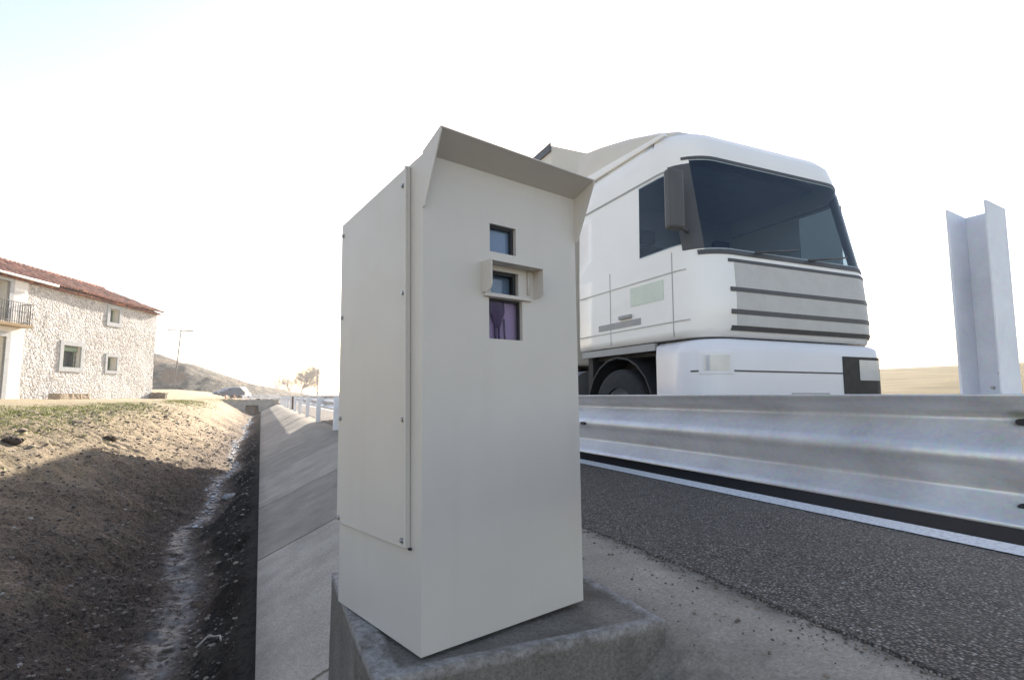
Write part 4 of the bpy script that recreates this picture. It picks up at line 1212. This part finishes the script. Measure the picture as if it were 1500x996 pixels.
# ------------------------------------------------------------------ parked cars
def make_car(m, kind):
    root = empty("parked_car")
    half = 0.86
    if kind == "hatch":
        prof_ = [(-2.0, 0.35), (-2.05, 0.55), (-2.02, 0.85), (-1.9, 0.98), (-1.55, 1.36), (-1.2, 1.47), (-0.3, 1.48), (0.3, 1.40), (0.95, 1.02), (1.85, 0.84), (2.02, 0.62), (2.03, 0.35)]
    else:
        prof_ = [(-2.15, 0.35), (-2.2, 0.6), (-2.17, 1.0), (-2.0, 1.55), (-1.6, 1.70), (-0.3, 1.72), (0.35, 1.60), (1.0, 1.12), (1.9, 0.92), (2.1, 0.65), (2.1, 0.35)]
    rows = []
    for s, k in ((-1, 0.94), (-1, 1.0), (1, 1.0), (1, 0.94)):
        rows.append([(s*half*(1 - 0.16*max(0, min(1, (z-0.95)/0.5)))*(0.97 if k < 1 else 1)* (0.96 if k == 0.94 else 1) , y*k if False else y, z) for y, z in prof_])
    mb = MB()
    ring_ = lambda f, o_: [(s_*half*(1 - 0.17*max(0, min(1, (z-0.92)/0.55)))*f, y, z) for y, z in o_ for s_ in (1,)]
    sections = [-1.0, -0.93, -0.5, 0, 0.5, 0.93, 1.0]
    R = []
    for f in sections:
        q = 1 - 0.05*max(0, abs(f)-0.9)/0.1
        R.append([(f*half*(1 - 0.17*max(0, min(1, (z-0.92)/0.55))), y*(1 - 0.06*f*f), 0.35 + (z-0.35)*q) for y, z in prof_])
    mb.grid(R)
    for r_ in (R[0], R[-1]): mb.add(r_, [tuple(range(len(r_)))])
    mb.grid([[r[0], r[-1]] for r in R], False)
    body_ = mb.build("body", m, root)
    hi = prof_
    def glass_patch(i, t0, t1, name, f0=-0.82, f1=0.82):
        a, b = hi[i], hi[i+1]; g = MB(); rr = []
        for f in (f0, 0, f1):
            row = []
            for t_ in (t0, t1):
                y = a[0]+(b[0]-a[0])*t_; z = a[1]+(b[1]-a[1])*t_
                nrm = Vector((0, -(b[1]-a[1]), (b[0]-a[0]))).normalized()
                row.append((f*half*(1 - 0.17*max(0, min(1, (z-0.92)/0.55))), y*(1-0.06*f*f) + nrm.y*0.012, z + nrm.z*0.012))
            rr.append(row)
        g.grid(rr); return g.build(name, M_CARGL, root)
    if kind == "hatch": glass_patch(7, 0.05, 0.92, "windscreen"); glass_patch(3, 0.1, 0.9, "rear_window")
    else: glass_patch(6, 0.05, 0.9, "windscreen"); glass_patch(2, 0.15, 0.85, "rear_window")
    for s in (-1, 1):
        g = MB(); zb, zt = (0.98, 1.36) if kind == "hatch" else (1.05, 1.55)
        f = lambda z: half*(1 - 0.17*max(0, min(1, (z-0.92)/0.55))) * (1-0.0) + 0.006
        g.add([(s*f(zb), -1.5, zb), (s*f(zb), 0.75, zb), (s*f(zt), 0.15, zt), (s*f(zt), -1.3, zt)], [(0,1,2,3)]); solid(g.build("side_window", M_CARGL, root), 0.006, 0)
        MB().box(s*0.62-0.14, s*0.62+0.14, 1.93, 2.02, 0.62, 0.76).build("headlamp", M_LAMP, root)
        for y in (-1.3, 1.25): make_wheel(root, s*0.86, y, 0.31, 0.2, s)
    return root
car = make_car(M_CARDARK, "hatch")
cp, _ = ray_at(337, 580, 78); car.location = (cp.x, cp.y, 0.24 + 0.0); car.rotation_euler = (0, 0, rad(128))
tag(car, "dark blue hatchback parked on the track in front of the paler car", "car", "cars parked on the sandy track")
car2 = make_car(M_CARSILV, "estate")
cp, _ = ray_at(354, 580, 82); car2.location = (cp.x, cp.y, 0.24); car2.rotation_euler = (0, 0, rad(-20))
tag(car2, "silver estate car parked just behind the dark blue hatchback", "car", "cars parked on the sandy track")
gz = lambda x, y: float(ground_h(x, y))
for c_ in (car, car2): c_.location.z = gz(c_.location.x, c_.location.y)
# traffic cones
def make_cone():
    r = empty("traffic_cone"); r.scale = (0.6, 0.6, 0.6); MB().box(-0.2, 0.2, -0.2, 0.2, 0.0, 0.04).build("base", M_CONE, r)
    MB().tube((0, 0, 0.04), (0, 0, 0.75), 0.15, 0.03, 12).build("body", M_CONE, r); MB().tube((0, 0, 0.38), (0, 0, 0.52), 0.095, 0.072, 12).build("band", M_CONEW, r); return r
cn = make_cone(); q, _ = ray_at(333, 583, 62); cn.location = (q.x, q.y, gz(q.x, q.y)); tag(cn, "orange traffic cone in front of the dark blue hatchback, the left of the two", "traffic cone", "cones by the parked cars")
cn2 = copy_tree(cn); q, _ = ray_at(346, 583, 63); cn2.location = (q.x, q.y, gz(q.x, q.y)); tag(cn2, "orange traffic cone beside the silver car, the right of the two", "traffic cone", "cones by the parked cars")

# ------------------------------------------------------------------ culvert headwall
cv = empty("culvert_headwall", (0, CULV_Y, 0), 0, "pale concrete culvert headwall crossing the end of the ditch", "culvert")
mb = MB(); mb.box(-3.0, -1.15, -0.02, 0.33, -1.0, 0.30); mb.box(-0.15, 1.35, -0.02, 0.33, -1.0, 0.30); mb.box(-1.15, -0.15, -0.02, 0.33, -0.05, 0.30)
mb.build("headwall", M_HEADWALL, cv)
MB().box(-1.15, -0.15, 0.3, 0.32, -1.0, -0.05).build("culvert_mouth", M_DARK, cv)
mb = MB(); mb.box(-1.5, 1.45, -0.06, 0.40, 0.302, 0.40); mb.build("coping", M_HEADWALL, cv)
mb = MB()
for xx in np.arange(-1.4, 1.5, 0.7): mb.box(xx-0.025, xx+0.025, 0.12, 0.17, 0.401, 0.76)
for zz in (0.52, 0.72): mb.box(-1.5, 1.5, 0.172, 0.2, zz, zz+0.09)
mb.build("railing", M_POSTW, cv)
# brown marker post
q, _ = ray_at(431, 586, 30)
mk = MB(); mk.box(-0.05, 0.05, -0.05, 0.05, -0.4, 0.62); mk.box(-0.055, 0.055, -0.055, 0.055, 0.621, 0.70)
o = mk.build("marker_post", M_BROWNP); o.location = (q.x, q.y, 0.0); tag(o, "short brown wooden marker post by the guard rail", "marker post")

# rocks on the bank and a twig
rng = random.Random(12)
def rock(name, x, y, r, mat, label, seed):
    bm = bmesh.new(); bmesh.ops.create_icosphere(bm, subdivisions=4, radius=r)
    for v in bm.verts:
        n = v.co.normalized(); k = 1 + 0.45*float(fbm(n.x*1.7+seed, n.y*1.7 + n.z*1.3, 4, seed)) * 1.4 + 0.35*float(fbm(n.x*6+seed+n.z*3, n.y*6 - n.z*4, 4, seed+3))
        v.co = Vector((v.co.x*k*1.15, v.co.y*k, v.co.z*k*0.62))
    m = bpy.data.meshes.new(name); bm.to_mesh(m); bm.free()
    o = bpy.data.objects.new(name, m); COL.objects.link(o); m.materials.append(mat); o.location = (x, y, gz(x, y) + r*0.3); tag(o, label, "stone"); return o
rock("stone", -0.38, 9.9, 0.085, M_STONE, "smooth pale rounded stone in the bottom of the ditch", 5)
mud = plain("dark_mud", (0.07, 0.05, 0.037), 0.95, var=0.3, bump=0.02, bscale=20)
rock("earth_clod", -2.72, 8.7, 0.085, mud, "large dark clod of earth near the top of the bank", 9)
rock("earth_clod", -2.35, 11.6, 0.10, mud, "small dark clod of earth beside the shadow edge on the bank", 14)
tw = MB(); tw.path([(-0.30, 4.05, gz(-.30, 4.05)+.02), (-0.24, 4.12, gz(-.24, 4.12)+.05), (-0.20, 4.10, gz(-.2, 4.1)+.045), (-0.17, 4.02, gz(-.17, 4.02)+.03), (-0.16, 3.9, gz(-.16, 3.9)+.02)], 0.006, 6)
o = tw.build("twig", plain("dry_twig", (0.42, 0.37, 0.31), 0.9)); tag(o, "bent dry twig lying on the dark soil of the ditch", "twig")

# ------------------------------------------------------------------ bare trees
def bare_tree(name, px, d, height, label, seed, spread=0.55, up=0.35, levels_=4, slim=False):
    rng = random.Random(seed)
    q, _ = ray_at(px, 580, d)
    root = empty(name, (q.x, q.y, 0.0 + gz(q.x, q.y)), rng.random()*6, label, "tree", "bare trees beyond the culvert")
    trunk = MB(); crown = MB()
    def side(dd):
        ax = dd.orthogonal().normalized(); ax.rotate(Matrix.Rotation(rng.random()*6.28, 3, dd)); return ax
    def grow(p, dr, L, r, lv):
        segs = 4; c = p; dd = dr.copy()
        for s in range(segs):
            dd = (dd + Vector((rng.gauss(0, .05 if lv == 0 else .13), rng.gauss(0, .05 if lv == 0 else .13), rng.gauss(0.05, .08)))).normalized()
            nx_ = c + dd * (L/segs)
            (trunk if lv == 0 else crown).tube(c, nx_, max(0.022, r*(1 - 0.12*s)), max(0.018, r*(1 - 0.12*(s+1))), 6 if lv < 2 else 3, cap=False)
            c = nx_
            if lv < levels_ and (lv > 0 or s > 1) and rng.random() < 0.8:
                k = (dd*0.55 + side(dd)*spread*1.5).normalized()
                grow(c, k, L*(0.62 + 0.2*rng.random())*(1.25 if lv == 0 else 1), r*0.6, lv+1)
        if lv < levels_:
            for k in range(2 if lv else 3):
                grow(c, (dd + side(dd)*spread*(0.5+0.5*rng.random())).normalized(), L*(0.72+0.15*rng.random()), r*0.55, lv+1)
    if slim:
        trunk.tube((0,0,-0.3), (0,0,height), 0.16, 0.02, 6)
        for k in range(150):
            z = height*(0.15 + 0.84*rng.random()); a = rng.random()*6.28; L = 0.35 + 1.1*(1 - z/height)*rng.random() + 0.3*rng.random()
            p0 = Vector((0,0,z)); p1 = p0 + Vector((math.cos(a)*L*0.55, math.sin(a)*L*0.55, L))
            crown.tube(p0, p1, 0.035, 0.01, 4, cap=False)
            for j in range(4):
                b_ = p0.lerp(p1, 0.3+0.7*rng.random()); crown.tube(b_, b_ + Vector((rng.gauss(0,.22), rng.gauss(0,.22), 0.35)), 0.016, 0.006, 3, cap=False)
    else:
        grow(Vector((0,0,-0.3)), Vector((rng.gauss(0,.04), rng.gauss(0,.04), 1)).normalized(), height*0.30, height*0.026, 0)
    trunk.build("trunk", M_BARK, root, recalc=False); crown.build("crown", M_BARK, root, recalc=False)
    return root
bare_tree("bare_tree", 407, 165, 9.0, "low spreading leafless tree at the left end of the distant row", 21, 0.7)
bare_tree("bare_tree", 442, 150, 10.0, "broad dark leafless tree, the largest of the distant row", 22, 0.62, levels_=5)
bare_tree("bare_tree", 426, 185, 8.6, "pale leafless tree between the two larger distant trees", 27, 0.6)
bare_tree("bare_tree", 466, 140, 7.4, "slim upright leafless poplar right of the broad distant tree", 24, slim=True)

# ------------------------------------------------------------------ haze
hz = MB().box(-420, 420, -60, 920, -4.0, 14.0)
HM = bpy.data.materials.new("winter_haze"); HM.use_nodes = True
hn = HM.node_tree.nodes; hn.remove(hn["Principled BSDF"])
pv = hn.new("ShaderNodeVolumePrincipled"); pv.inputs["Color"].default_value = (0.93, 0.94, 0.96, 1); pv.inputs["Density"].default_value = 0.0008; pv.inputs["Anisotropy"].default_value = 0.35
HM.node_tree.links.new(pv.outputs[0], hn["Material Output"].inputs["Volume"])
ho = hz.build("haze", HM); tag(ho, "pale winter haze lying over the fields", "haze", kind="stuff")
